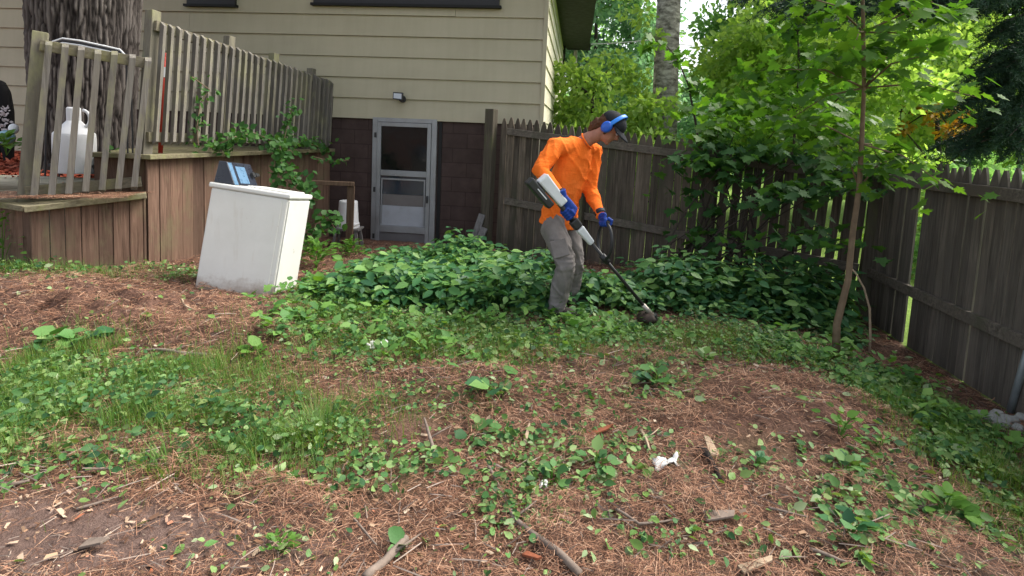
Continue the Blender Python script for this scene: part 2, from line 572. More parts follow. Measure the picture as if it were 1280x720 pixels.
    c = t.mix(.45, (.93, .185, .024), t.ramp(n, [(.3, (.74, .62, .5)), (.7, (1.04, 1.10, 1.2))]), 'MULTIPLY')
    fade = t.noise(t.coord((1, 1, 1)), 3.2, 5, .65)
    c = t.mix(t.ramp(fade, [(.45, (0, 0, 0)), (.75, (.30, .30, .30))]), c, (.88, .30, .085))
    v = t.coord((1.0, 1.0, .30))
    w1 = t.noise(v, 16, 3, .5, 1.2); w2 = t.noise(t.coord((.5, .5, 1.5)), 15, 3, .5, 1.0)
    crease = t.math('ADD', t.math('ABSOLUTE', t.math('SUBTRACT', w1, .5)), t.math('MULTIPLY', t.math('ABSOLUTE', t.math('SUBTRACT', w2, .5)), .7))
    weave = t.noise(t.coord(), 260, 2, .5)
    h = t.math('ADD', t.math('MULTIPLY', crease, -1.0), t.math('MULTIPLY', weave, .04))
    M['orange'] = t.surf(t.principled(c, .85, .08, nrm=t.bump(h, .30, .03)))
    M['khaki'] = m_plain('grey_khaki', (.225, .205, .197), .85, .12, 0, .3, 10, .5, 24, dirt=(.15, .13, .11))
    M['boot'] = m_plain('dark_boot', (.035, .028, .024), .7, .25)
    M['glove'] = m_plain('blue_glove', (.010, .050, .30), .6, .3, 0, .3, 30, .4, 60)
    M['glove_dark'] = m_plain('glove_palm', (.015, .018, .03), .6, .3)
    M['cap'] = m_plain('dark_cap', (.022, .024, .030), .8, .15, 0, .2, 30, .3, 80)
    M['blue'] = m_plain('bright_blue_plastic', (.015, .12, .62), .35, .5)
    M['blue_band'] = m_plain('light_blue_band', (.02, .22, .78), .4, .5)
    M['tool_white'] = m_plain('tool_white', (.62, .66, .68), .4, .5)
    M['tool_black'] = m_plain('tool_black', (.02, .021, .023), .45, .45)
    M['shaft'] = m_plain('tool_shaft', (.035, .034, .034), .4, .5, .3)
    M['guard'] = m_plain('dirty_guard', (.05, .036, .028), .7, .2, 0, .3, 20)
    M['metal'] = m_plain('bare_metal', (.42, .38, .33), .4, .5, .6)
    # foliage
    M['woods_light'] = m_leaf('leaves_light', [(.19, .33, .075), (.28, .43, .10), (.36, .50, .14), (.22, .38, .10)], .55, tcol=(1.3, 1.3, .7))  # woods greens are paled and blued in place of distance haze
    M['woods_mid'] = m_leaf('leaves_mid', [(.12, .26, .10), (.18, .35, .13), (.25, .43, .16)], .55, tcol=(1.3, 1.3, .8))
    M['woods_blue'] = m_leaf('leaves_deep', [(.12, .25, .14), (.17, .33, .19), (.23, .40, .22)], .5, tcol=(1.3, 1.3, 1.0))
    M['woods_yellow'] = m_leaf('leaves_yellow', [(.45, .34, .05), (.50, .27, .05), (.36, .36, .06)], .45, tcol=(1.5, 1.1, .4))
    M['maple'] = m_leaf('maple_leaves', [(.06, .15, .025), (.09, .21, .030), (.14, .27, .035)], .5, tcol=(1.35, 1.4, .6))
    M['bush'] = m_leaf('bush_leaves_shaded', [(.030, .085, .030), (.045, .12, .038), (.07, .165, .042)], .35, .65, .12)  # dark greens carry the deep shade low in the bush
    M['bed'] = m_leaf('bed_leaves', [(.022, .08, .038), (.045, .145, .06), (.07, .20, .075), (.06, .17, .045), (.12, .26, .07), (.19, .34, .09), (.07, .18, .09)], .25, .5, .25)
    M['cover'] = m_leaf('cover_leaves', [(.03, .09, .035), (.06, .155, .05), (.095, .22, .07), (.15, .28, .09), (.26, .36, .15)], .25, .55, .2)
    M['cover2'] = m_leaf('seedling_leaves', [(.03, .085, .04), (.055, .14, .045), (.10, .20, .055), (.20, .26, .09)], .3, .55, .2)
    M['loose'] = m_leaf('loose_weed_leaves', [(.05, .14, .04), (.09, .22, .05), (.14, .29, .06), (.20, .35, .09), (.10, .24, .08)], .3, .55, .2)
    M['chop'] = m_leaf('chopped_leaves', [(.08, .17, .04), (.17, .29, .07), (.27, .38, .15), (.10, .22, .06), (.36, .44, .26)], .25, .5, .3)
    M['grassm'] = m_leaf('grass_blades', [(.06, .15, .028), (.10, .22, .04), (.16, .28, .06), (.27, .27, .11)], .35)
    M['vine'] = m_leaf('vine_leaves', [(.035, .11, .03), (.06, .16, .038), (.09, .20, .05)], .35)
    M['fern'] = m_leaf('fern_leaves', [(.07, .17, .03), (.11, .24, .04), (.14, .28, .05)], .35)
    M['spruce'] = m_leaf('spruce_needles', [(.022, .055, .036), (.035, .078, .048), (.05, .10, .06)], .1, .6, .2, (1, 1, .8))
    M['needle'] = None
    t = NT('pine_needle_litter')
    c = t.ramp(t.island(), [(0, (.025, .015, .012)), (.3, (.085, .042, .028)), (.6, (.235, .112, .066)), (.86, (.38, .205, .125)), (1, (.52, .35, .24))])
    M['needle'] = t.surf(t.principled(c, .7, .2))
    t = NT('dry_bits')
    c = t.ramp(t.island(), [(0, (.06, .035, .025)), (.35, (.20, .105, .06)), (.6, (.36, .24, .15)), (.8, (.50, .40, .30)), (1, (.30, .085, .035))])
    M['chips'] = t.surf(t.principled(c, .75, .2))
    t = NT('twig_bark')
    c = t.ramp(t.island(), [(0, (.06, .045, .038)), (.5, (.17, .13, .11)), (1, (.36, .29, .24))])
    M['twig'] = t.surf(t.principled(c, .8, .15))
    t = NT('red_mulch')
    c = t.ramp(t.island(), [(0, (.10, .02, .012)), (.5, (.30, .06, .032)), (1, (.46, .14, .08))])
    M['mulch'] = t.surf(t.principled(c, .8, .15))
    # ground sheet
    t = NT('yard_ground')
    ag = t.n('ShaderNodeAttribute'); ag.attribute_name = 'grass'
    ad = t.n('ShaderNodeAttribute'); ad.attribute_name = 'dirt'
    v = t.coord()
    n1 = t.noise(v, 2.2, 6, .65); n2 = t.noise(v, 38, 5, .7); n3 = t.noise(v, 130, 3, .7)
    need = t.ramp(t.math('ADD', t.math('MULTIPLY', n2, .65), t.math('MULTIPLY', n3, .35)), [(.30, (.032, .019, .015)), (.5, (.125, .070, .052)), (.72, (.25, .15, .11))])
    soil = t.ramp(t.math('ADD', t.math('MULTIPLY', n2, .5), t.math('MULTIPLY', n1, .5)), [(.28, (.07, .045, .038)), (.5, (.145, .097, .081)), (.72, (.24, .168, .143))])
    c = t.mix(ad.outputs['Fac'], need, soil)
    gr = t.ramp(n2, [(.3, (.09, .15, .03)), (.7, (.22, .34, .07))])  # grass colour brightened so the lawn beyond the fence looks sunlit
    c = t.mix(ag.outputs['Fac'], c, gr)
    h = t.math('ADD', n2, t.math('MULTIPLY', n3, .6))
    M['ground'] = t.surf(t.principled(c, .92, .1, nrm=t.bump(h, .8, .02)))


make_materials()

# ------------------------------------------------------------------ plant masks on the ground (world layout)
VEG = [patch(*a) for a in [
    (90, 505, 190, 58, 1.25), (290, 535, 130, 44, 1.1), (20, 480, 90, 42, .9), (400, 545, 60, 28, 1.1), (190, 565, 130, 22, .6),
    (470, 420, 110, 34, 1.1), (600, 425, 150, 26, 1.15), (740, 425, 140, 22, .9), (560, 500, 110, 28, .55), (480, 590, 90, 30, .5),
    (700, 560, 110, 45, .42), (640, 620, 70, 40, .4), (890, 424, 120, 16, 1.25), (1000, 446, 110, 18, 1.2), (1110, 490, 80, 26, 1.0),
    (1190, 540, 80, 40, .95), (1250, 620, 60, 80, .9), (1150, 620, 90, 40, .42), (820, 470, 80, 16, .35), (1060, 640, 60, 34, .3),
    (60, 335, 120, 10, .8), (200, 342, 70, 9, .7), (420, 380, 50, 22, 1.1), (960, 570, 70, 30, .22), (300, 600, 90, 18, .25),
    (880, 680, 120, 30, .14), (1130, 690, 100, 30, .22), (760, 500, 120, 20, .3), (350, 470, 60, 20, .3), (60, 420, 40, 10, .35)]]
DIRT = [patch(*a) for a in [(120, 670, 260, 60, 1.0), (330, 690, 150, 45, .7), (1240, 710, 90, 25, .6), (620, 700, 90, 20, .2)]]


def blob(L, x, y):
    s = np.zeros_like(np.asarray(x, float))
    for (cx, cy, rx, ry, w) in L:
        s = np.maximum(s, w * np.exp(-(((x - cx) / rx) ** 2 + ((y - cy) / ry) ** 2) ** 1.4))
    return s


# deck box and house outlines keep litter out
def inside_deck(x, y):
    return ((y > 5.0 + .06 * (x + 4.3)) & (x < -3.55) & (y < 6.6)) | ((y > 5.62) & (x < -3.52 + .337 * (y - 5.6) + .03))


def in_yard(x, y):
    lat = x - .1086 * y
    fy = 7.75 - (x + .30) * .5025
    return (lat < 2.93) & (y < np.minimum(fy - .04, 8.0 + (.37 - x) * .1086)) & ~inside_deck(x, y)


# ------------------------------------------------------------------ ground
def build_ground():
    def axis(a, b, st, lo, hi):
        c = np.arange(a, b + 1e-6, st)
        l = [a]; s = st
        while l[-1] > lo: s *= 1.35; l.append(l[-1] - s)
        r = [c[-1]]; s = st
        while r[-1] < hi: s *= 1.35; r.append(r[-1] + s)
        return np.array(sorted(l[1:]) + list(c) + r[1:])
    xs = axis(-6.2, 4.4, .036, -500, 500); ys = axis(.9, 8.2, .036, -400, 900)
    X, Y = np.meshgrid(xs, ys)
    Z = gz(X, Y)
    yard = in_yard(X, Y)
    Z = Z + np.where(yard, .016 * (fbm(X * 14, Y * 14, 31, 3) - .5), 0)
    V = np.stack([X.ravel(), Y.ravel(), Z.ravel()], 1)
    nx, ny = len(xs), len(ys)
    i = np.arange(nx * ny).reshape(ny, nx)
    q = np.stack([i[:-1, :-1].ravel(), i[:-1, 1:].ravel(), i[1:, 1:].ravel(), i[1:, :-1].ravel()], 1)
    me = np_mesh('ground', V, q.ravel(), np.full(len(q), 4))
    veg = blob(VEG, X, Y); d = blob(DIRT, X, Y)
    lat = X - .1086 * Y
    fy = 7.75 - (X + .30) * .5025
    beyond = ((lat > 2.98) | ((Y > fy) & (X > .4))).astype(float)
    g = np.clip(veg * .42 * fbm(X * 3, Y * 3, 5) * 1.3, 0, .55)
    g = np.maximum(g, beyond * .95)
    for nm, a in (('grass', g), ('dirt', np.clip(d * 1.1 * (.5 + fbm(X * 5, Y * 5, 8)), 0, 1))):
        at = me.attributes.new(nm, 'FLOAT', 'POINT'); at.data.foreach_set('value', a.ravel().astype(np.float32))
    o = finish('ground', me, M['ground'], smooth=True)
    o['kind'] = 'structure'


build_ground()


def sample_yard(N, power=1.0):
    """points over the visible yard, denser near the camera"""
    N = int(N * 1.27)
    y = 1.35 + (7.9 - 1.35) * RG.random(N) ** (1.7 * power)
    x = (RG.random(N) * 2 - 1) * (y * .95 + 1.1)
    return x, y


def litter():
    # pine needles
    x, y = sample_yard(420000)
    veg = blob(VEG, x, y); d = blob(DIRT, x, y)
    cl = fbm(x * 2.3, y * 2.3, 21)
    keep = in_yard(x, y) & (RG.random(len(x)) < np.clip(1.05 - .55 * veg - 1.15 * d, .07, 1) * np.clip(.15 + 2.2 * (cl - .25), .08, 1))
    x, y = x[keep], y[keep]
    n = len(x)
    cl = fbm(x * 5, y * 5, 77)
    z = gz(x, y) + .003 + RG.random(n) * (.008 + .10 * np.clip(cl - .45, 0, 1) * 2)
    swirl = 6.28 * 1.6 * fbm(x * 1.7, y * 1.7, 55) + RG.normal(size=n) * 1.5
    ax = np.stack([np.cos(swirl), np.sin(swirl), RG.normal(size=n) * .24], 1)
    nm = np.stack([RG.normal(size=n) * .35, RG.normal(size=n) * .35 - .25, np.ones(n)], 1)
    L = .028 + .062 * RG.random(n)
    W = (.0009 + .0009 * RG.random(n)) * (1 + .22 * np.clip(y - 2, 0, 5))
    s = Scatter().put(NEEDLE, np.stack([x, y, z], 1), ax, nm, np.stack([W, L, L], 1))
    # fallen needles caught on the low deck
    m = 2600
    t = RG.random(m); w = RG.random(m) ** 1.5
    px = -4.95 + 1.4 * t; py = 5.06 + .08 * t + .02 + w * .50
    pz = .70 + .05 * t + .004 + RG.random(m) * .015 * (1 + 1.5 * np.clip(fbm(px * 5, py * 5, 4) - .45, 0, 1) * 3)
    a = RG.random(m) * 6.28
    s.put(NEEDLE, np.stack([px, py, pz], 1), np.stack([np.cos(a), np.sin(a), RG.normal(size=m) * .1], 1),
          np.tile([0, -.3, 1.0], (m, 1)), np.stack([np.full(m, .0028), np.full(m, .09), np.full(m, .09)], 1))
    o = s.build('pine_needles', M['needle'])
    tag(o, 'brown fallen pine needles covering the bare parts of the yard', 'pine needles', kind='stuff')
    # chips and dry leaf scraps
    x, y = sample_yard(16000)
    k = in_yard(x, y) & (RG.random(len(x)) < .55 + .45 * blob(DIRT, x, y)); x, y = x[k], y[k]; n = len(x)
    a = RG.random(n) * 6.28
    sz = .004 + .018 * RG.random(n) ** 3.5
    o = Scatter().put(CHIP, np.stack([x, y, gz(x, y) + .006 + .012 * RG.random(n)], 1),
                      np.stack([np.cos(a), np.sin(a), RG.normal(size=n) * .2], 1),
                      np.stack([RG.normal(size=n) * .4, RG.normal(size=n) * .4 - .2, np.ones(n)], 1),
                      np.stack([sz * .9, sz * 1.9, sz], 1)).build('dry_bits', M['chips'])
    tag(o, 'small wood chips and dry leaf scraps lying among the needles', 'debris', kind='stuff')

    # twigs
    x, y = sample_yard(4200)
    k = in_yard(x, y); x, y = x[k], y[k]; n = len(x)
    a = RG.random(n) * 6.28
    le = .03 + .11 * RG.random(n) ** 2.5
    tw = Scatter()
    for dx in (0, 1):
        tw.put(NEEDLE, np.stack([x, y, gz(x, y) + .012 + .02 * RG.random(n)], 1), np.stack([np.cos(a), np.sin(a), RG.normal(size=n) * .12], 1),
               np.stack([np.sin(a) * (1 if dx else -1), -np.cos(a) * (1 if dx else -1) , np.ones(n)], 1), np.stack([.0016 + .018 * le, le, le * .8], 1))
    o = tw.build('twigs', M['twig']); tag(o, 'thin dry twigs scattered over the pine needles', 'twigs', kind='stuff')

    # low leafy ground cover
    def cover(N, mat, name, label, smin, smax, hmax, sharp, seed, T, shift=0.0, tilt=.55, cat='ground cover'):
        x, y = sample_yard(N)
        v = blob(VEG, x, y) + (.055 if 'cut' in name else .004)
        nz = fbm(x * 3.1 + shift, y * 3.1, seed, 3)
        k = in_yard(x, y) & (RG.random(len(x)) < np.clip(v * 1.1 * np.clip((nz - .36) * sharp, 0.03, 1), 0, 1))
        x, y = x[k], y[k]; n = len(x)
        sz = (smin + (smax - smin) * RG.random(n) ** 1.6) * (.75 + .6 * vn(x * 1.3, y * 1.3, seed + 5))
        a = RG.random(n) * 6.28
        h = RG.random(n) * hmax * (.4 + np.clip(v[k], 0, 1))
        o = Scatter().put(T, np.stack([x, y, gz(x, y) + .008 + h], 1),
                          np.stack([np.cos(a), np.sin(a), RG.normal(size=n) * .30], 1),
                          np.stack([RG.normal(size=n) * tilt, RG.normal(size=n) * tilt - .3, np.ones(n)], 1), sz).build(name, mat)
        tag(o, label, cat, kind='stuff')
    cover(88000, M['cover'], 'ground_cover', 'low round leaved creeping weeds in patches over the yard', .012, .037, .06, 3.2, 40, ROUND, 0.0, .75)
    cover(70000, M['cover2'], 'small_weeds', 'small pointed leaves of seedlings mixed among the creeping weeds', .012, .05, .09, 3.2, 61, LEAF, 4.0, .9)
    cover(95000, M['chop'], 'cut_leaves', 'bright cut leaf pieces strewn over the trimmed ground', .014, .055, .05, 4.0, 47, LEAF, 9.0, .8, 'cut leaves')
    # grass
    x, y = sample_yard(560000)
    gp = [patch(*a) for a in [(100, 490, 220, 62, 1.0), (310, 530, 140, 48, .8), (60, 560, 120, 30, .5), (402, 540, 34, 24, 2.5), (1240, 610, 60, 90, .6), (1170, 520, 60, 26, .5),
                              (560, 425, 200, 26, .45), (900, 430, 130, 20, .3), (430, 395, 60, 20, .5), (60, 335, 120, 10, .5)]]
    v = blob(gp, x, y)
    k = in_yard(x, y) & (RG.random(len(x)) < v * 1.6 * np.clip((fbm(x * 4, y * 4, 88, 3) - .34) * 5, .06, 1)); x, y = x[k], y[k]; v = v[k]; n = len(x)
    a = RG.random(n) * 6.28
    le = (.05 + .09 * RG.random(n)) * np.where(v > 1.2, 1.5, 1)
    w = .0018 + .0020 * RG.random(n)
    lean = RG.random(n) * .7
    o = Scatter().put(BLADE, np.stack([x, y, gz(x, y)], 1), np.stack([np.cos(a) * lean, np.sin(a) * lean, np.ones(n)], 1),
                      np.stack([np.cos(a), np.sin(a), -.3 * np.ones(n)], 1), np.stack([w, le, le], 1)).build('grass', M['grassm'])
    tag(o, 'thin green grass blades growing in the weedy patches', 'grass', kind='stuff')


litter()


# leafy weed bed in front of the door and the fence
def weed_bed():
    beds = [patch(*a) for a in [(520, 368, 120, 30, 1.0), (560, 335, 85, 22, 1.1), (640, 355, 120, 26, 1.0), (640, 385, 110, 22, .9), (740, 375, 90, 24, .9), (815, 365, 50, 22, .7), (440, 365, 60, 20, .8), (880, 388, 70, 12, .8), (940, 388, 110, 16, 1.1), (1020, 405, 70, 14, 1.05), (850, 375, 60, 18, 1.0)]]
    N = 6000
    y = 4.6 + 3.2 * RG.random(N); x = -2.0 + 5.2 * RG.random(N)
    v = blob(beds, x, y)
    k = in_yard(x, y + .12) & (RG.random(N) < np.clip(v * 1.3 - .12, 0, 1) * np.clip((fbm(x * 2.6, y * 2.6, 14, 3) - .30) * 3.2, .05, 1)); x, y, v = x[k], y[k], v[k]
    n = len(x)
    s = Scatter(); st = Scatter()
    hgt = np.clip(v, .12, 1.05) ** 1.6 * (.09 + .31 * RG.random(n)) * np.clip(-.1 + 2.0 * fbm(x * 2.3, y * 2.3, 23, 3), .25, 1.6)
    hgt = hgt * (1 + .3 * ss(1.0, 1.7, x) * ss(.4, .0, (7.75 - (x + .30) * .5025) - y - .35))
    base = np.stack([x, y, gz(x, y)], 1)
    lean = RG.normal(size=(n, 3)) * .10; lean[:, 2] = 0
    tip = base + lean + np.stack([np.zeros(n), np.zeros(n), hgt], 1)
    d = norm(tip - base)
    st.put(BLADE, base, d, np.tile([0, -1.0, .1], (n, 1)), np.stack([np.full(n, .006), hgt, np.full(n, .01)], 1))
    a0 = RG.random(n) * 6.28
    for tier, (fh, cnt) in enumerate(((1.0, 6), (.62, 5), (.35, 3))):
        for j in range(cnt):          # a whorl of drooping leaflets at each tier
            a = a0 + tier * .8 + 6.28 * j / cnt + RG.normal(size=n) * .25
            out = np.stack([np.cos(a), np.sin(a), .25 - .9 * RG.random(n)], 1)
            pos = base + (tip - base) * (fh * (.92 + .12 * RG.random(n)))[:, None] + out * (.015 + .03 * RG.random(n))[:, None]
            nm = np.stack([RG.normal(size=n) * .35, RG.normal(size=n) * .35 - .2, np.ones(n)], 1)
            s.put(LEAF, pos, out, nm, ((.045 + .07 * RG.random(n)) * np.clip(.5 + 3 * hgt, .6, 1.2))[:, None] * np.array([1.0, 1, 1]))
    o = s.build('undergrowth', M['bed'])
    tag(o, 'dense knee high green weeds in front of the door and dark fence', 'undergrowth', kind='stuff')
    o = st.build('weed_stems', M['fern'])
    tag(o, 'thin green stems under the dense weeds', 'weeds', kind='stuff')


weed_bed()

def front_weeds():
    bd = [patch(*a) for a in [(470, 410, 110, 30, 1.0), (600, 412, 130, 22, 1.1), (730, 412, 100, 16, 1.0), (400, 375, 50, 22, 1.1), (880, 420, 120, 12, 1.0), (1000, 444, 100, 14, 1.0), (1120, 490, 70, 22, .9), (1200, 540, 60, 30, .8)]]
    N = 5200
    y = 3.0 + 3.4 * RG.random(N); x = -2.3 + 5.6 * RG.random(N)
    v = blob(bd, x, y)
    k = in_yard(x, y) & (RG.random(N) < v * np.clip((fbm(x * 3.3, y * 3.3, 71, 3) - .36) * 5, .03, 1)); x, y, v = x[k], y[k], v[k]
    n = len(x); s = Scatter()
    h = (.03 + .13 * RG.random(n) ** 1.5) * np.clip(.3 + 1.4 * fbm(x * 2.5, y * 2.5, 29, 3), .4, 1.5)
    base = np.stack([x, y, gz(x, y)], 1)
    for j in range(6):
        a = RG.random(n) * 6.28
        up = .9 - 1.3 * RG.random(n)
        out = np.stack([np.cos(a), np.sin(a), up], 1)
        pos = base + np.stack([np.cos(a) * .02, np.sin(a) * .02, h * (.3 + .7 * RG.random(n))], 1)
        nm = np.stack([-np.cos(a) * .5 + RG.normal(size=n) * .4, -np.sin(a) * .5 + RG.normal(size=n) * .4 - .2, np.ones(n)], 1)
        s.put(LEAF if j % 3 else CARD, pos, out, nm, (.03 + .07 * RG.random(n) ** 1.6)[:, None] * np.array([.95, 1, 1]))
    o = s.build('loose_weeds', M['loose'])
    tag(o, 'loose bright green weeds thinning out in front of the dense undergrowth', 'weeds', kind='stuff')


front_weeds()

# ------------------------------------------------------------------ house
HYAW = -R(6.2)
HC = Vector((.37, 8.0, 0))
house = thing('house', 'cream lap sided house with brown block basement wall behind the deck', 'house', HC, HYAW)
HM = Matrix.Translation(HC) @ Matrix.Rotation(HYAW, 4, 'Z')
HI = HM.inverted()


def W(u, v, out=0.0):
    """house-local x,z of the wall point at photo pixel u,v"""
    o = HI @ EYE; d = HI.to_3x3() @ ray(u, v)
    t = (-out - o.y) / d.y
    p = o + d * t
    return p.x, p.z


FZ = 1.66
EXPO = .288
def build_house():
    L, D = 11.0, 8.0
    mb = MB()
    z = FZ - .06; k = 0
    rs_ = random.Random(21)
    while z < 4.0:
        z1 = min(z + EXPO, 4.02)
        cuts = [-L]; q = -L + rs_.uniform(1.2, 3.4)
        while q < -1.0: cuts.append(q); q += rs_.uniform(3.6, 5.2)
        cuts.append(0.0)
        for c0, c1 in zip(cuts, cuts[1:]):
            d0, d1 = rs_.uniform(-.003, .003), rs_.uniform(-.003, .003); w0 = rs_.uniform(-.003, .003)
            g = .0 if c1 == 0.0 else .004
            mb.hexa([(c0, -.052 + w0, z + d0), (c1 - g, -.052 + w0, z + d1), (c1 - g, .10, z + d1), (c0, .10, z + d0), (c0, -.024, z1 - .002), (c1 - g, -.024, z1 - .002), (c1 - g, .10, z1 - .002), (c0, .10, z1 - .002)])
        z = z1; k += 1
    z = FZ - .062
    while z > .7:
        z1 = z - EXPO
        mb.hexa([(-L, -.05, z1), (-6.4, -.05, z1), (-6.4, -.014, z1), (-L, -.014, z1), (-L, -.026, z), (-6.4, -.026, z), (-6.4, -.014, z), (-L, -.014, z)])
        z = z1
    mb.build('front_siding', M['siding'], house, local=True)
    mb = MB()
    z = FZ - .55; k = 0
    while z < 3.84:
        z1 = min(z + EXPO * .92, 3.84)
        mb.hexa([(-.09, -.02, z), (.03, -.02, z), (.03, D, z), (-.09, D, z), (-.09, -.02, z1), (.008, -.02, z1), (.008, D, z1), (-.09, D, z1)])
        z = z1; k += 1
    mb.build('side_siding', M['siding_sunlit'], house, local=True)
    MB().box(-.02, .034, -.056, -.021, FZ - .05, 4.0).build('corner_board', M['siding'], house, local=True)
    # basement wall, one storey of painted block
    MB().box(-L, -.02, -.012, .25, -.6, FZ - .004).build('foundation', M['block'], house, local=True)
    MB().box(-.24, -.012, .26, D, -.6, FZ - .56).build('side_foundation', M['block'], house, local=True)
    # roof: dark soffit with deep eave, low hip above
    mb = MB()
    mb.box(-L, .72, -.62, D + .45, 3.86, 4.04)
    mb.add([(-L, -.62, 4.045), (.72, -.62, 4.045), (.72, D + .45, 4.045), (-L, D + .45, 4.045), (-3.6, D / 2, 5.3), (-L, D / 2, 5.3)],
           [(0, 1, 4, 5), (1, 2, 4), (2, 3, 5, 4), (3, 0, 5)])
    roof = mb.build('roof', M['black_paint'], house, local=True)
    g = MB().box(.10, .76, D + .455, D + .58, 3.84, 4.02)
    g.build('gutter', M['dark_trim'], roof, local=True)
    MB().box(.022, .082, D - .10, D - .03, .0, 3.85).build('downspout', M['dark_trim'], house, local=True, bevel=.008)
    MB().box(.30, .40, D + .46, D + .55, 3.30, 3.83).build('spout_elbow', M['white_spout'], roof, local=True, bevel=.01)
    # upper windows, only their dark lower edge shows
    for (u0, u1) in ((395, 625), (238, 298)):
        x0, _ = W(u0, 6); x1, _ = W(u1, 6)
        zb = W((u0 + u1) / 2, 7)[1]
        w = MB()
        w.box(x0, x1, -.085, -.03, zb, zb + .07).box(x0, x0 + .06, -.085, -.03, zb + .071, zb + .62).box(x1 - .06, x1, -.085, -.03, zb + .071, zb + .62)
        w.box(x0, x1, -.085, -.03, zb + .621, zb + .69)
        wo = w.build('window', M['dark_trim'], house, local=True)
        MB().box(x0 + .061, x1 - .061, -.062, -.04, zb + .0715, zb + .6205).build('pane', M['dark_glass'], wo, local=True)
        MB().box(x0 - .03, x1 + .03, -.12, -.04, zb - .035, zb - .002).build('sill', M['black_paint'], wo, local=True)
    # storm door
    x0, _ = W(466, 240); x1, _ = W(545, 240)
    zt = W(505, 148)[1]; zb = -.18
    fx0, fx1 = x0 + .075, x1 - .075
    dr = MB()
    dr.box(x0, fx0 - .002, -.06, .0, zb, zt).box(fx1 + .002, x1, -.06, .0, zb, zt).box(fx0 - .002, fx1 + .002, -.06, .0, zt - .06, zt)
    door = dr.build('door', M['alum'], house, local=True, bevel=.004)
    def zz(v): return W(505, v)[1]
    lf = MB()
    for a, b in ((fx0 + .002, fx0 + .055), (fx1 - .055, fx1 - .002)): lf.box(a, b, -.075, -.03, zb + .02, zt - .064)
    for a, b in ((zt - .12, zt - .064), (zz(220), zz(213)), (zz(290), zz(282))): lf.box(fx0 + .056, fx1 - .056, -.074, -.03, a, b)
    lf.build('door_leaf', M['alum'], door, local=True, bevel=.003)
    a, b = fx0 + .057, fx1 - .057
    MB().box(a, b, -.05, -.035, zz(212.8), zt - .121).build('upper_glass', M['dark_glass'], door, local=True)
    MB().box(a, b, -.048, -.034, zz(243), zz(220.2)).build('lower_glass', M['blue_glass'], door, local=True)
    MB().box(a, b, -.046, -.033, zz(257), zz(243.2)).build('wooden_band', M['band'], door, local=True)
    MB().box(a, b, -.046, -.033, zz(281.8), zz(257.2)).build('pale_panel', M['door_wood'], door, local=True)
    sc = MB()
    for q in (a + .012, b - .03): sc.box(q, q + .018, -.066, -.052, zz(280), zz(223))
    sc.box(a + .031, b - .031, -.066, -.052, zz(225), zz(223))
    sc.build('screen_track', M['alum'], door, local=True)
    MB().box(a, b, -.05, -.033, zb + .02, zz(290.2)).build('kick_plate', M['kick'], door, local=True)
    hx = fx1 - .028; hz = zz(247)
    MB().box(hx - .012, hx + .012, -.112, -.076, hz - .05, hz + .05).build('handle', M['black_tube'], door, local=True, bevel=.005)
    for v in (170, 238, 296): MB().box(x0 + .03, x0 + .06, -.07, -.061, zz(v) - .035, zz(v) + .035).build('hinge', M['black_tube'], door, local=True)
    
    # seams either side of the door, dark casing
    MB().box(x1 + .025, x1 + .07, -.03, -.013, -.3, FZ - .02).build('conduit', M['black_paint'], house, local=True)


build_house()
# security floodlight under the siding
p = HM @ Vector((W(505, 124)[0], -.10, W(505, 124)[1]))
fl = thing('security_light', 'small black twin security floodlight on the siding above the door', 'light', p)
MB().tube([p + Vector((0, .07, 0)), p + Vector((0, .03, 0))], .05, 16).build('mount', M['black_tube'], fl)
MB().tube([p + Vector((0, .04, -.01)), p + Vector((-.01, -.04, .01))], .018, 10).build('arm', M['black_tube'], fl)
q = p + Vector((-.03, -.07, .03))
hd = MB().hexa([q + Vector(a) for a in [(-.075, -.05, -.045), (.06, -.06, -.06), (.06, .03, -.05), (-.075, .03, -.035), (-.075, -.03, .055), (.06, -.04, .05), (.06, .03, .05), (-.075, .03, .055)]])
lamp = hd.build('lamp_head', M['black_tube'], fl, bevel=.006)
MB().hexa([q + Vector(a) for a in [(-.062, -.052, -.03), (.048, -.064, -.04), (.048, -.060, -.04), (-.062, -.048, -.03), (-.062, -.042, .038), (.048, -.053, .032), (.048, -.049, .032), (-.062, -.038, .038)]]).build('lens', M['dial'], lamp)


# ------------------------------------------------------------------ fences
def picket(mb, o, ex, ey, w, z0, z1, th, lean=0.0, tilt=0.0):
    """pointed board from point o, ex along the fence, ey through it"""
    pr = [(-w / 2, 0), (w / 2, 0), (w / 2, 1 - .13), (w * .34, 1 - .065), (w * .12, 1 - .012), (-w * .12, 1 - .012), (-w * .34, 1 - .065), (-w / 2, 1 - .13)]
    n = len(pr); vs = []
    h = z1 - z0
    for s in (0, 1):
        for (a, b) in pr:
            zz_ = z0 + h * (b if b < .5 else 1 - (1 - b) * 1.0 / max(h, .5) * 1.0)
            t = (zz_ - z0)
            q = o + ex * (a + lean * t) + ey * (s * th + tilt * t)
            vs.append((q.x, q.y, zz_))
    fs = [tuple(range(n)), tuple(range(2 * n - 1, n - 1, -1))] + [(i, i + n, (i + 1) % n + n, (i + 1) % n) for i in range(n)]
    mb.add(vs, fs)


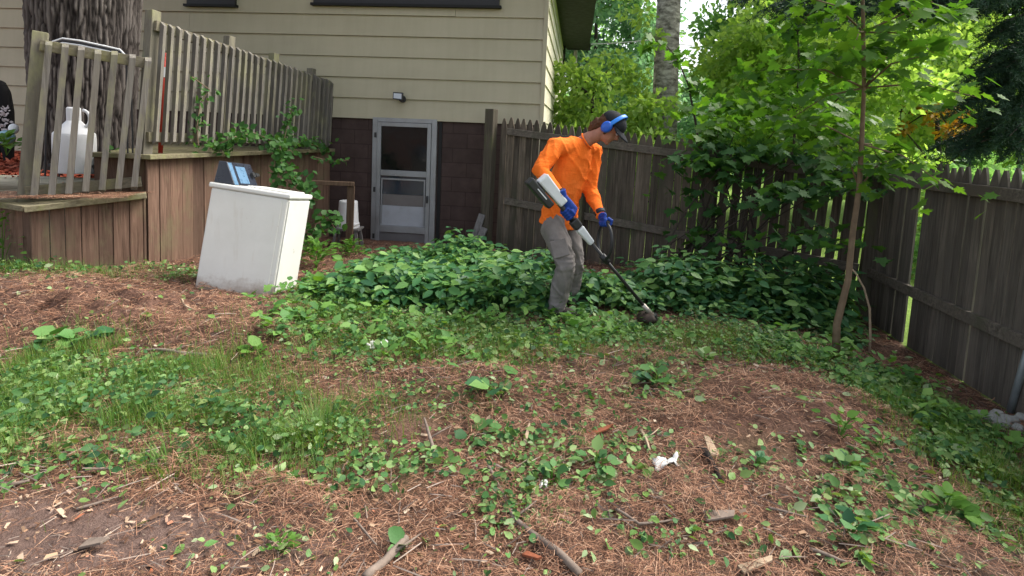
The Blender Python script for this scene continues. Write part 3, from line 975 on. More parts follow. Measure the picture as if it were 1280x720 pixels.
FA = Vector((-.31, 7.76, 0)); FB = Vector((3.60, 5.78, 0))
def back_fence():
    f = thing('back_fence', 'dark weathered picket fence running behind the person from house post to corner', 'fence', (FA.x, FA.y, GZ(FA.x, FA.y)))
    ex = (FB - FA); Lf = ex.length; ex.normalize()
    ey = Vector((-ex.y, ex.x, 0))       # away from the camera
    top = lambda s: 1.70 - .345 * s / Lf
    mb = MB(); s = .14
    rr = random.Random(3)
    while s < Lf - .02:
        w = .087 + rr.uniform(-.004, .004)
        fr = s / Lf
        gap = .002 + rr.random() * .004 + (rr.choice([.006, .014, .023, .029]) if fr > .58 else (.005 if rr.random() < .15 else 0))
        o = FA + ex * (s + w / 2) + ey * rr.uniform(0, .004)
        picket(mb, o, ex, ey, w, top(s) - 1.86 + rr.uniform(-.02, .02), top(s) + rr.uniform(-.014, .014), .014, .012 + .03 * fr + rr.uniform(-.006, .006))
        s += w + gap
    mb.build('picket_panel', M['fence'], f)
    for dz, nm in ((-.185, 'rail'), (-1.105, 'rail')):
        for (a, b) in ((.06, .295), (.30, .64), (.645, .992)):
            pa = FA + ex * (a * Lf) - ey * .024; pb = FA + ex * (b * Lf) - ey * .024
            pa.z = top(a * Lf) + dz; pb.z = top(b * Lf) + dz
            MB().beam(pa, pb, .04, .088).build(nm, M['fence_rail'], f, bevel=.004)
    for a, w, h in ((.0, .125, .08), (.297, .10, -.10), (.6425, .09, -.16), (.999, .10, -.1)):
        q = FA + ex * (a * Lf + .03) - ey * (.05 + .045)
        zt = top(a * Lf) + h
        MB().beam((q.x, q.y, GZ(q.x, q.y) - .25), (q.x + .02, q.y, zt), w, w, ref=ey).build('post', M['fence_post'], f, bevel=.005)


back_fence()


def right_fence():
    d = Vector((-.1086, -1, 0)).normalized()
    f = thing('right_fence', 'grey brown picket fence along the right side with one wide gap', 'fence', (FB.x, FB.y, GZ(FB.x, FB.y)))
    ey = Vector((-d.y, d.x, 0)); ey = ey if ey.x > 0 else -ey        # away from the yard
    Lf = 4.6
    rr = random.Random(9)
    mb = MB(); s = .10
    # slits seen in the photo as (u, v) along the fence
    def s_at(u):
        k = (u - 640) / FPX
        # point FB + d*s, x/y = k (roll ignored)
        return (k * FB.y - FB.x) / (d.x - k * d.y)
    gaps = [(s_at(1139), .075), (s_at(1126), .016), (s_at(1222), .016), (s_at(1180), .010)]
    while s < Lf:
        w = .088 + rr.uniform(-.003, .004)
        o = FB + d * (s + w / 2) + ey * (.02 + rr.uniform(0, .004))
        t = 1.365 + .01 * s + rr.uniform(-.014, .014)
        picket(mb, o, -d, ey, w, -.62, t, .018, -.028 + rr.uniform(-.008, .008))
        s += w + .0025 + rr.random() * .003
        for g in gaps:
            if g[0] > s - w and g[0] <= s + .0: s += g[1]
    mb.build('picket_panel', M['fence2'], f)
    for dz in (-.18, -1.12):
        for a, b in ((.02, 2.35), (2.36, 4.6)):
            pa = FB + d * a - ey * .002; pb = FB + d * b - ey * .002
            pa.z = 1.365 + .01 * a + dz; pb.z = 1.365 + .01 * b + dz
            MB().beam(pa, pb, .038, .089).build('rail', M['fence_rail'], f, bevel=.004)
    for a in (2.352, 4.5):
        q = FB + d * a + ey * .088
        MB().beam((q.x, q.y, -.7), (q.x, q.y, 1.25), .09, .09, ref=ey).build('post', M['fence_post'], f, bevel=.005)


right_fence()


# ------------------------------------------------------------------ decks on the left
def face_boards(mb, a, b, w, z0f, z1f, th, out, rr):
    """row of upright boards from a to b"""
    a = Vector(a); b = Vector(b); L = (b - a).length; ex = (b - a) / L; s = 0
    out = Vector(out)
    while s < L - .01:
        ww = min(w + rr.uniform(-.012, .012), L - s)
        g = .003 + rr.random() * .005
        p = a + ex * s; q = a + ex * (s + ww - g)
        o1 = out * rr.uniform(-.004, .006); o2 = out * rr.uniform(-.004, .006)
        t0, t1 = s / L, (s + ww) / L
        vs = []
        for zf in (z0f, z1f):
            vs += [(*(p + o1).xy, zf(t0)), (*(q + o2).xy, zf(t1)), (*(q - out * th).xy, zf(t1)), (*(p - out * th).xy, zf(t0))]
        mb.hexa(vs)
        s += ww


def railing(parent, a, b, zt, zb, n, posts, lean, out, pw=.036):
    """square pickets between a and b on the outer side of two rails"""
    a = Vector(a); b = Vector(b); ex = (b - a); L = ex.length; ex.normalize(); out = Vector(out)
    Z = lambda f, t: f[0] + (f[1] - f[0]) * t
    top = MB()
    for (o1, dz, th) in ((0, -.045, .088), (.0, None, .088)):
        pa = a + ex * .0; pb = b.copy()
        if dz is None:
            pa.z, pb.z = Z(zb, 0) + .075, Z(zb, 1) + .075
        else:
            pa.z, pb.z = Z(zt, 0) - .052, Z(zt, 1) - .052
            pa += Vector((lean * (pa.z - zb[0]) * ex.x, lean * (pa.z - zb[0]) * ex.y, 0))
            pb += Vector((lean * (pb.z - zb[1]) * ex.x * .5, lean * (pb.z - zb[1]) * ex.y * .5, 0))
        r = MB().beam(pa, pb, .038, .10)
        r.build('rail', M['rail'], parent, bevel=.004)
    mb = MB()
    rr = random.Random(n)
    for i in range(n):
        t = (i + .5) / n
        w = pw
        p = a + ex * (L * t) + out * .021
        z0, z1 = Z(zb, t) + rr.uniform(-.008, .008), Z(zt, t) + rr.uniform(-.01, .01)
        ln = lean + rr.uniform(-.008, .008)
        sh = lambda z: ex * (ln * (z - z0))
        vs = []
        zc = z1 - .04
        for z, k in ((z0, 0), (zc, 1)):
            for (ax, bo) in ((-w / 2, .048), (w / 2, .048), (w / 2, 0), (-w / 2, 0)):
                q = p + ex * ax + out * bo + sh(z)
                vs.append((q.x, q.y, z + (.04 if (k == 1 and bo == 0) else (.035 if (k == 0 and bo > 0) else 0))))
        mb.hexa(vs)
    mb.build('picket_panel', M['picket'], parent)
    for (t, h, w) in posts:
        p = a + ex * (L * t) - out * (.019 + w / 2 + .001)
        z0 = Z(zb, t) - .15; z1 = Z(zt, t) + h
        q = p + ex * (lean * (z1 - z0))
        MB().beam((p.x, p.y, z0), (q.x, q.y, z1), w, w, ref=out).build('post', M['deckpost'], parent, bevel=.006)


UA = P(187, 194, 5.6); UB = P(415, 186, 8.30)
def upper_deck():
    rr = random.Random(4)
    a = Vector((UA.x, UA.y, 0)); b = Vector((UB.x, UB.y, 0))
    ex = (b - a).normalized(); out = Vector((ex.y, -ex.x, 0))
    if out.x < 0: out = -out
    zt0, zt1 = UA.z, UB.z
    d = thing('wooden_deck', 'raised brown wooden deck with slatted railing built against the house wall', 'deck', (a.x, a.y, GZ(a.x, a.y)))
    mb = MB()
    face_boards(mb, a - out * .03, b - out * .03, .135, lambda t: -.12 - .05 * t, lambda t: zt0 - .045 + (zt1 - zt0) * t, .022, out, rr)
    la = a - Vector((1, -.12, 0)) * .62
    mb.build('face_boards', M['deckface'], d)
    lo = Vector((-.15, -1, 0)).normalized()
    mb = MB(); face_boards(mb, la + Vector((0, .03, 0)), a + Vector((-.055, .045, 0)), .14, lambda t: .1, lambda t: zt0 - .045, .022, lo, rr)
    mb.build('end_boards', M['deckface'], d)
    # deck boards and edge trim
    mb = MB()
    wl = Vector((-.994, .108, 0))
    far_l = b + wl * 2.6
    n = 11
    for i in range(n):
        t0, t1 = i / n + .003, (i + 1) / n - .003
        p0, p1 = a.lerp(b, t0), a.lerp(b, t1); q0, q1 = la.lerp(far_l, t0), la.lerp(far_l, t1)
        z0 = zt0 + (zt1 - zt0) * (t0 + t1) / 2 - .012
        vs = [(*v.xy, z0 - .03) for v in (p0 - out * .05, p1 - out * .05, q1, q0)] + [(*v.xy, z0) for v in (p0 - out * .05, p1 - out * .05, q1, q0)]
        mb.hexa(vs)
    mb.build('floor_boards', M['trimwood'], d)
    pa = a.copy(); pb = b - ex * .02; pa.z = zt0 - .016; pb.z = zt1 - .016
    MB().beam(pa - ex * .05 + out * .01, pb + out * .01, .12, .045).build('edge_trim', M['trimwood'], d, bevel=.005)
    pc = la.copy(); pc.z = zt0 - .017
    MB().beam(pa - ex * .02 - out * .07, pc, .11, .044).build('edge_trim', M['trimwood'], d, bevel=.005)
    zt = (P(190, 22, 5.6).z, P(413, 101, 8.3).z)
    zb = (zt0 + .10, zt1 + .03)
    railing(d, a - out * .05 + ex * .02, b - out * .05 - ex * .03, zt, zb, 29,
            [(.005, .10, .10), (.345, .12, .09), (.60, .11, .09), (.86, .09, .09), (.985, -.02, .09)], .085, out, .032)


upper_deck()


def lower_deck():
    rr = random.Random(6)
    a = P(34, 258, 5.0); b = P(183, 241, 5.50)
    za, zb = a.z, b.z
    a2 = Vector((a.x, a.y, 0)); b2 = Vector((b.x, b.y, 0))
    ex = (b2 - a2).normalized(); out = Vector((ex.y, -ex.x, 0))
    if out.y > 0: out = -out
    d = thing('lower_deck', 'low wooden deck box with railing and pine needles on its edge left of the steps', 'deck', (a.x, a.y, GZ(a.x, a.y)))
    mb = MB(); face_boards(mb, a2 + ex * .02 - out * .05, b2 - out * .05, .122, lambda t: GZ(a.x, a.y) - .15, lambda t: za - .05 + (zb - za) * t, .022, out, rr)
    mb.build('face_boards', M['deckface'], d)
    back = -out * .62 + ex * .02
    bl = a2 - out * .62 - ex * .34
    mb = MB(); lo = Vector((-1, -.2, 0)).normalized()
    face_boards(mb, bl + ex * .05, a2 + ex * .025 - out * .06, .12, lambda t: -.1, lambda t: za - .05, .022, lo, rr)
    mb.build('end_boards', M['deckface'], d)
    br = b2 - out * .55
    vs = [(*q.xy, z) for q, z in ((a2 - out * .06 + ex * .02, za - .04), (b2 - out * .06, zb - .04), (br, zb - .04), (bl + ex * .06, za - .04))]
    vs += [(*q.xy, z) for q, z in ((a2 - out * .06 + ex * .02, za - .006), (b2 - out * .06, zb - .006), (br, zb - .006), (bl + ex * .06, za - .006))]
    MB().hexa(vs).build('deck_top', M['trimwood'], d)
    pa = a2.copy(); pb = b2.copy(); pa.z = za - .026; pb.z = zb - .026
    MB().beam(pa - ex * .02 - out * .015, pb - out * .015, .09, .052).build('edge_trim', M['trimwood'], d, bevel=.005)
    pc = bl.copy(); pc.z = za - .027
    MB().beam(pa - out * .063, pc, .09, .05).build('edge_trim', M['trimwood'], d, bevel=.005)
    ra = P(32, 238, 5.25); rb = P(177, 222, 5.62)
    railing(d, Vector((ra.x, ra.y, 0)), Vector((rb.x, rb.y, 0)), (P(50, 48, 5.25).z, P(182, 72, 5.62).z), (za + .02, zb + .02), 7,
            [(-.03, .07, .115)], .10, out, .052)


lower_deck()

# ------------------------------------------------------------------ raised bed with mulch on the far left
mb = MB()
xs = np.linspace(-8.5, -4.22, 40); ys = np.linspace(5.72, 9.3, 30)
X, Y = np.meshgrid(xs, ys)
Z = .80 + .10 * ss(5.7, 7.4, Y) + .05 * (fbm(X * 3, Y * 3, 2) - .5)
i = np.arange(X.size).reshape(X.shape)
q = np.stack([i[:-1, :-1].ravel(), i[:-1, 1:].ravel(), i[1:, 1:].ravel(), i[1:, :-1].ravel()], 1)
o = finish('mulch_bed', np_mesh('mulch_bed', np.stack([X.ravel(), Y.ravel(), Z.ravel()], 1), q.ravel(), np.full(len(q), 4)), M['mulch'], smooth=True)
o['kind'] = 'structure'
n = 9000
x = -8 + 3.8 * RG.random(n); y = 5.74 + 2.2 * RG.random(n); a = RG.random(n) * 6.28
z = .80 + .10 * ss(5.7, 7.4, y) + .05 * (fbm(x * 3, y * 3, 2) - .5) + .006 + .02 * RG.random(n)
o = Scatter().put(CARD, np.stack([x, y, z], 1), np.stack([np.cos(a), np.sin(a), RG.normal(size=n) * .3], 1), np.stack([RG.normal(size=n) * .5, RG.normal(size=n) * .5 - .3, np.ones(n)], 1),
                  np.stack([.03 + .03 * RG.random(n), .05 + .05 * RG.random(n), np.full(n, .03)], 1)).build('mulch', M['mulch'])
tag(o, 'red bark mulch spread round the big tree behind the railing', 'mulch', kind='stuff')
for k, (z, lab) in enumerate(((.76, 'upper weathered round timber edging the red mulch bed'), (.60, 'lower weathered round timber under the top one of the mulch bed'))):
    a = Vector((-7.6, 5.62, z)); b = Vector((-4.15, 5.80, z + .02))
    mb = MB(); mb.tube([a.lerp(b, t / 8) + Vector((0, 0, .006 * math.sin(t * 2.2))) for t in range(9)], .082, 14)
    o = mb.build('landscape_timber', M['timber'], base=a, smooth=True); tag(o, lab, 'timber', 'timbers of the mulch bed edge')
MB().box(-7.8, -4.30, 5.70, 5.735, -.1, .80).build('bed_wall', M['timber'])['kind'] = 'structure'


# big pine trunk
def big_tree():
    bx, by = -4.95, 6.65
    t = thing('pine_tree', 'massive old pine with deeply furrowed grey bark behind the low railing', 'tree', (bx, by, .75))
    n, hs = 340, np.concatenate([np.arange(.55, 4.2, .016), np.arange(4.45, 13, .22)])
    V = []; ridge = []
    for z in hs:
        rad = (.475 + .038 * (z - .9) + .20 * math.exp(-(z - .55) / .15)) if z < 4 else .593 - .055 * (z - 4)
        lean = .02 * (z - .8)
        for k in range(n):
            a = 2 * math.pi * k / n
            c, s = math.cos(a), math.sin(a)
            w2 = mnoise.noise(Vector((c * 4, s * 4, z * 2.6))) * .30
            w3 = mnoise.noise(Vector((c * 11, s * 11, z * 9)))
            dd = mnoise.voronoi(Vector((c * 13 + w2 + .14 * w3, s * 13 + w2, z * 2.1 + .4 * w3)))[0]
            d2 = mnoise.voronoi(Vector((c * 27 + w2 * 2, s * 27, z * 6.5 + .3 * w3)))[0]
            r1 = min(1.0, (dd[1] - dd[0]) * 2.4); r2 = min(1.0, (d2[1] - d2[0]) * 2.0)
            hn = max(0.0, min(1.0, r1 * .72 + r2 * .22 + .10 * w3))
            ridge.append(hn)
            rr = rad + .042 * (hn - .7)
            V.append((bx + lean + c * rr, by + s * rr, z))
    m = len(hs)
    i = np.arange(m * n).reshape(m, n)
    q = np.stack([i[:-1].ravel(), np.roll(i[:-1], -1, 1).ravel(), np.roll(i[1:], -1, 1).ravel(), i[1:].ravel()], 1)
    me = np_mesh('trunk', np.array(V), q.ravel(), np.full(len(q), 4))
    at = me.attributes.new('ridge', 'FLOAT', 'POINT'); at.data.foreach_set('value', np.array(ridge, dtype=np.float32))
    tr = finish('trunk', me, M['pine_bark'], t, smooth=True)
    # high limbs and needle crown, above the frame
    lm = MB(); cr = Scatter()
    for k in range(16):
        z = 5.2 + k * .48
        a = k * 2.4
        L = 3.4 - k * .13
        p0 = Vector((bx + .02 * (z - .8), by, z)); d = Vector((math.cos(a), math.sin(a), .18))
        pts = [p0 + d * (L * s) + Vector((0, 0, -.25 * s * s)) for s in (0, .33, .66, 1)]
        lm.tube(pts, [.09, .06, .04, .015], 8)
        N = 420
        tt = .3 + .75 * RG.random(N)
        pos = np.array(p0)[None] + np.array(d)[None] * (L * tt)[:, None] + RG.normal(size=(N, 3)) * np.array([.42, .42, .16])
        cr.put(CARD, pos, rand_dirs(N, .2), rand_dirs(N, .5), np.stack([.10 + .1 * RG.random(N), .2 + .12 * RG.random(N), np.full(N, .1)], 1))
    lm.build('limb', M['dark_bark'], t)
    cr.build('crown', M['spruce'], t)


big_tree()


# ------------------------------------------------------------------ the washing machine
def washer():
    base = G(300, 362); base = P(291, 374, 4.82); base.z = GZ(base.x, base.y) - .03
    t = thing('washing_machine', 'discarded white washing machine tilted in the yard beside the deck', 'appliance', base)
    al = R(6.0)
    # local frame: u right, w away, h up; tilted to the right and slightly back
    yaw = R(-4)
    u = Vector((math.cos(yaw), math.sin(yaw), 0)); w = Vector((-math.sin(yaw), math.cos(yaw), 0)); h = Vector((0, 0, 1))
    rot = Matrix.Rotation(al, 3, w) @ Matrix.Rotation(R(-7), 3, u)
    u, w, h = rot @ u, rot @ w, rot @ h
    O = base
    def Q(a, b, c): return O + u * a + w * b + h * c
    def hx(a0, a1, b0, b1, c0, c1): return MB().hexa([Q(a0, b0, c0), Q(a1, b0, c0), Q(a1, b1, c0), Q(a0, b1, c0), Q(a0, b0, c1), Q(a1, b0, c1), Q(a1, b1, c1), Q(a0, b1, c1)])
    X, D, H = .345, .45, .93
    hx(-X, X, 0, D, -.12, H - .045).build('cabinet', M['enamel'], t, bevel=.012)
    hx(-X + .012, X - .05, -.004, .001, -.10, H - .06).build('side_panel', M['enamel'], t, bevel=.003)
    hx(X + .001, X + .012, .012, D - .012, .06, H - .06).build('front_panel', M['enamel_top'], t, bevel=.008)
    hx(-X - .022, X + .02, -.014, D + .014, H - .044, H).build('top', M['enamel_top'], t, bevel=.012)
    hx(-X + .27, X - .03, .08, D - .06, H + .001, H + .014).build('lid', M['enamel_top'], t, bevel=.006)
    # console along the left edge, its face turned to the right
    pr = [(-X + .0, 0), (-X + .19, 0), (-X + .085, .19), (-X + .015, .19)]
    mb = MB(); b0, b1 = .02, D - .02
    vs = [Q(a, b0, H + c + .002) for a, c in pr] + [Q(a, b1, H + c + .002) for a, c in pr]
    mb.add(vs, [(0, 1, 2, 3), (7, 6, 5, 4), (0, 4, 5, 1), (1, 5, 6, 2), (2, 6, 7, 3), (3, 7, 4, 0)])
    con = mb.build('control_panel', M['console'], t, bevel=.006)
    def face(b, f, o=.004):
        a = -X + .19 + (-.105) * f; c = .19 * f
        return Q(a + o * .87, b, H + c + o * .48)
    for (p0, p1, f0, f1, m) in ((.025, .085, .03, .97, 'console_blue'), (.13, .29, .10, .84, 'console_blue')):
        vs = [face(p0, f0, .001), face(p1, f0, .001), face(p1, f1, .001), face(p0, f1, .001), face(p0, f0), face(p1, f0), face(p1, f1), face(p0, f1)]
        MB().hexa(vs).build('blue_panel', M[m], con)
    for b, r_ in ((.375, .026), (.43, .02), (.46, .014)):
        MB().tube([face(b, .5, .002), face(b, .5, .03)], r_, 14).build('knob', M['tool_black'], con, smooth=False)


washer()


# ------------------------------------------------------------------ small things by the door
p0 = P(392, 228, 7.15); p1 = P(440, 228, 7.25)
fr = thing('wooden_stand', 'small brown wooden frame of two posts and a top bar near the door', 'frame', (p1.x, p1.y, GZ(p1.x, p1.y)))
MB().beam(p0 + Vector((-.03, 0, .0)), p1 + Vector((.03, 0, -.02)), .09, .05).build('top_bar', M['brownframe'], fr, bevel=.004)
MB().beam((p1.x - .03, p1.y, -.3), (p1.x - .01, p1.y, p1.z - .047), .09, .04).build('post', M['brownframe'], fr, bevel=.004)
MB().beam((p0.x, p0.y + .05, -.3), (p0.x, p0.y + .05, p0.z - .028), .06, .04).build('post', M['brownframe'], fr, bevel=.004)

sb = P(435, 284, 7.6); gzs = GZ(sb.x, sb.y)
st = thing('stool', 'small grey wooden stool under the white bucket', 'stool', (sb.x, sb.y, gzs))
MB().box(sb.x - .18, sb.x + .18, sb.y - .14, sb.y + .14, sb.z - .03, sb.z).build('seat', M['greyboard'], st, bevel=.005)
for sx in (-1, 1):
    for sy in (-1, 1):
        MB().beam((sb.x + sx * .17, sb.y + sy * .13, gzs - .05), (sb.x + sx * .13, sb.y + sy * .10, sb.z - .031), .035, .035).build('leg', M['greyboard'], st)
bk = thing('bucket', 'white plastic bucket turned upside down on the stool by the door', 'bucket', sb)
mb = MB(); pts = []; rad = []
for (r_, z_) in ((.150, .002), (.152, .03), (.140, .032), (.139, .045), (.148, .047), (.147, .06), (.138, .063), (.120, .345), (.112, .358), (.02, .36)):
    pts.append(sb + Vector((0, 0, z_))); rad.append(r_)
mb.tube(pts, rad, 28).build('body', M['white_plastic'], bk, smooth=False)
hp = [sb + Vector((.155 * math.cos(a), -.155 * math.sin(a) * .98, .055 - .03 * math.sin(a))) for a in np.linspace(0, math.pi, 14)]
MB().tube(hp, .004, 6).build('handle', M['metal'], bk)

for k, (u0, v0, u1, v1, lab) in enumerate(((586, 318, 603, 268, 'grey board leaning steeply on the fence post beside the door, the one nearer the door'),
                                           (590, 320, 606, 285, 'shorter grey board leaning on the fence post in front of the longer board'))):
    a = P(u0, v0, 7.5 - .1 * k); b = P(u1, v1, 7.62 - .1 * k)
    o = MB().beam(a, b, .05, .09, ref=(1, 0, .4)).build('leaning_board', M['greyboard'], base=a, bevel=.004); tag(o, lab, 'board', 'boards leaning by the fence post')

# jug behind the low railing
jb = P(94, 216, 5.85)
jug = thing('water_jug', 'large white plastic jug with a loop handle behind the low railing', 'jug', jb)
hj = P(94, 134, 5.85).z - jb.z
mb = MB()
sec = [(.0, .195, .15), (.03, .20, .155), (.52, .20, .155), (.60, .195, .15), (.68, .14, .11), (.76, .085, .075), (.80, .06, .06)]
mb.tube([jb + Vector((0, 0, f * hj)) for f, _, _ in sec], [(a_, b_) for _, a_, b_ in sec], 24, ref=(0, 1, 0))
mb.build('body', M['white_plastic'], jug, smooth=True, bevel=.004)
MB().tube([jb + Vector((-.0, 0, hj * .79)), jb + Vector((0, 0, hj * .98)), jb + Vector((0, 0, hj))], [.062, .062, .05], 18).build('cap', M['white_plastic'], jug)
hp = [jb + Vector((.07 + .075 * math.sin(a) + .02, 0, hj * (.83 + .13 * -math.cos(a)))) for a in np.linspace(.1, 3.05, 12)]
MB().tube(hp, .016, 8).build('handle', M['white_plastic'], jug, smooth=True)

# striped tubular chair behind railing
ch = thing('garden_chair', 'garden chair with striped white and black tubular back in front of the pine', 'chair', (P(110, 200, 5.8).x, 5.8, .70))
for k in range(4):
    dz = -.022 * k
    pts = [P(58, 60, 5.82) + Vector((0, 0, dz - .03)), P(66, 52, 5.82) + Vector((0, 0, dz)), P(78, 48, 5.82) + Vector((0, 0, dz)), P(100, 51, 5.82) + Vector((0, 0, dz)), P(128, 57, 5.82) + Vector((0, 0, dz)),
           P(150, 62, 5.82) + Vector((0, 0, dz)), P(158, 68, 5.82) + Vector((0, 0, dz - .02))]
    MB().tube(pts, .0095, 8).build('back_tube', M['white_tube' if k % 2 == 0 else 'black_tube'], ch, smooth=True)
for (u0, u1, dy) in ((58, 56, 0), (158, 160, 0), (62, 58, .16), (150, 154, .16)):
    a = P(u0, 64, 5.82) + Vector((0, dy, -.02)); b = P(u1, 226, 5.82); b.y += dy; b.z = .72
    MB().tube([a, b], .008, 8).build('leg', M['black_tube'], ch)
a = P(60, 206, 5.82); b = P(156, 206, 5.82)
MB().box(a.x, b.x, 5.82, 5.96, a.z - .02, a.z + .012).build('seat', M['black_tube'], ch, bevel=.005)

# red pole behind upper railing
a = P(200, 150, 6.0); b = P(206, 66, 6.0); a.z = UA.z
rp = thing('red_pole', 'slim red pole with a white band standing behind the deck railing', 'pole', a)
MB().tube([a, a.lerp(b, .70), a.lerp(b, 1.0)], [.022, .026, .02], 12).build('shaft', M['red'], rp, smooth=True)
MB().tube([a.lerp(b, .76), a.lerp(b, .86)], .030, 12).build('band', M['white_plastic'], rp)

# dark shape, ball and plants at the left edge
e = P(4, 178, 7.0); e.z = .86
bs = thing('garden_figure', 'black upright garden figure with pale speckles at the left edge by the house', 'figure', e)
top = P(2, 100, 7.0)
H_ = top.z - e.z
mb = MB()
mb.tube([e + Vector((.06, 0, 0)), e + Vector((.05, 0, H_ * .35)), e + Vector((0, 0, H_ * .62)), e + Vector((-.02, 0, H_ * .85)), e + Vector((-.04, 0, H_ * .97)), e + Vector((-.05, 0, H_))],
        [(.05, .05), (.08, .07), (.13, .10), (.12, .09), (.075, .07), (.02, .02)], 18, ref=(0, 1, 0))
mb.tube([e + Vector((-.12, 0, 0)), e + Vector((-.10, 0, H_ * .4)), e + Vector((-.03, 0, H_ * .65))], [(.06, .05), (.08, .07), (.09, .08)], 16, ref=(0, 1, 0))
remesh('body', mb, M['blackcloth'], bs, .02, 3)
s = Scatter(); n = 70
ang = RG.random(n) * 3.14 + 3.14
pos = np.stack([e.x + .07 + .10 * RG.random(n), e.y - .09 - .04 * RG.random(n), e.z + H_ * (.35 + .35 * RG.random(n))], 1)
s.put(CARD, pos, rand_dirs(n), np.tile([0.2, -1.0, .2], (n, 1)), .022 + .02 * RG.random(n))
sp_ = s.build('speckled_trim', M['speckle'], bs)
b = P(8, 172, 6.5)
o = MB().ball(b, .085, 20).build('gazing_ball', M['blueball'], base=b, smooth=True); tag(o, 'pale blue ball among the plants at the left edge', 'ball')
b = P(17, 161, 6.6)
o = MB().ball(b, (.05, .05, .06), 16).build('white_ornament', M['white_plastic'], base=b, smooth=True); tag(o, 'small white ornament beside the pale blue ball', 'ornament')


# ------------------------------------------------------------------ single plants
def rosette(name, label, base, n, size, h, mat, T=LEAF, cat='plant', spread=.6, group=None, w=1.0):
    base = Vector(base)
    a = RG.random(n) * 6.28
    el = RG.random(n)
    out = np.stack([np.cos(a), np.sin(a), .9 - 1.0 * el], 1)
    pos = np.array(base)[None] + np.stack([np.cos(a) * spread * el * h, np.sin(a) * spread * el * h, h * (.25 + .75 * RG.random(n)) * (1 - .4 * el)], 1)
    nm = np.stack([-np.cos(a) * .3 + RG.normal(size=n) * .3, -np.sin(a) * .3 + RG.normal(size=n) * .3 - .2, np.ones(n)], 1)
    t = thing(name, label, cat, base, group=group)
    Scatter().put(T, pos, out, nm, (size * (.6 + .6 * RG.random(n)))[:, None] * np.array([w, 1, 1])).build('foliage', mat, t)
    mb = MB()
    for k in range(min(n, 7)):
        mb.tube([base + Vector((0, 0, -.02)), (base + Vector(pos[k])) / 2 + Vector((0, 0, h * .1)), Vector(pos[k])], [.004, .003, .002], 5)
    mb.build('stem', M['fern'], t)


for (u, v, d, n, s_, h, m, lab) in [
        (8, 192, 6.3, 40, .12, .22, 'fern', 'bright green hosta like plant under the pale blue ball'),
        (140, 205, 5.9, 26, .09, .16, 'vine', 'small green plant beside the jug behind the low railing'),
        (437, 326, 6.7, 170, .06, .26, 'fern', 'feathery light green weed in front of the stool'),
        (395, 345, 5.9, 200, .07, .34, 'fern', 'bushy green weed against the right side of the washing machine'),
        (2, 300, 5.2, 160, .07, .55, 'fern', 'green weeds growing at the left end of the low deck')]:
    q = P(u, v, d)
    if d < 6.8 and v > 215: q.z = GZ(q.x, q.y)
    rosette('weed_plant' if v > 250 else 'leafy_plant', lab, q, n, s_, h, M[m], spread=.7)
for (u, v, n, s_, h, m, T, w, lab) in [
        (1062, 668, 13, .07, .10, 'bed', LEAF, 1.5, 'broad leaved dark green weed near the lower right of the needles'),
        (690, 600, 10, .07, .07, 'cover', LEAF, 1.3, 'flattened green compound leaf lying in the centre foreground'),
        (745, 585, 11, .075, .08, 'cover', LEAF, 1.3, 'pinnate green weed just left of the white scrap'),
        (628, 500, 8, .13, .16, 'bed', LEAF, 1.5, 'upright dark broad leaf in the middle of the yard'),
        (820, 478, 14, .08, .09, 'bed', ROUND, 1.1, 'dark green cut weed lying below the trimmer head'),
        (1050, 545, 18, .06, .14, 'fern', LEAF, 1.3, 'bright leafed seedling right of the needle hump'),
        (1055, 590, 15, .055, .09, 'cover', LEAF, 1.3, 'small pale weed just below the bright seedling'),
        (1100, 560, 14, .05, .08, 'cover', LEAF, 1.2, 'small weed right of the bright seedling'),
        (1180, 645, 26, .06, .13, 'fern', ROUND, 1.0, 'light green clover like weed near the lower right edge'),
        (70, 430, 12, .09, .09, 'cover', ROUND, 1.2, 'leafy weed alone on the left needle mound'),
        (105, 428, 9, .10, .09, 'bed', LEAF, 1.7, 'broad dark leaves beside the lone weed on the left mound'),
        (322, 444, 7, .08, .08, 'fern', ROUND, 1.0, 'single bright weed on the needles below the washing machine'),
        (350, 690, 40, .028, .07, 'fern', LEAF, 1.2, 'tiny feathery weed in the bare soil at lower left'),
        (595, 545, 14, .06, .09, 'cover', ROUND, 1.0, 'round leaved weed in the centre of the yard'),
        (505, 690, 5, .06, .05, 'cover', ROUND, 1.0, 'round leaf beside the thick broken branch at the bottom'),
        (945, 585, 12, .05, .06, 'bed', LEAF, 1.3, 'low dark weed right of the charred stick'),
        (400, 375, 60, .10, .18, 'fern', LEAF, 1.3, 'tall weed with long light leaves in front of the washing machine'),
        (688, 404, 24, .07, .15, 'loose', LEAF, 1.2, 'green weed growing over the near boot of the person'),
        (722, 406, 22, .07, .14, 'loose', LEAF, 1.2, 'green weed growing right of the boots of the person'),
        (806, 408, 26, .06, .11, 'bed', LEAF, 1.2, 'dark green weed half covering the trimmer head'),
        (880, 455, 16, .07, .08, 'chop', LEAF, 1.3, 'pale green torn leaves below the dark bush')]:
    q = G(u, v)
    rosette('weed_plant', lab, q, n, s_, h, M[m], T, spread=.9, w=w)


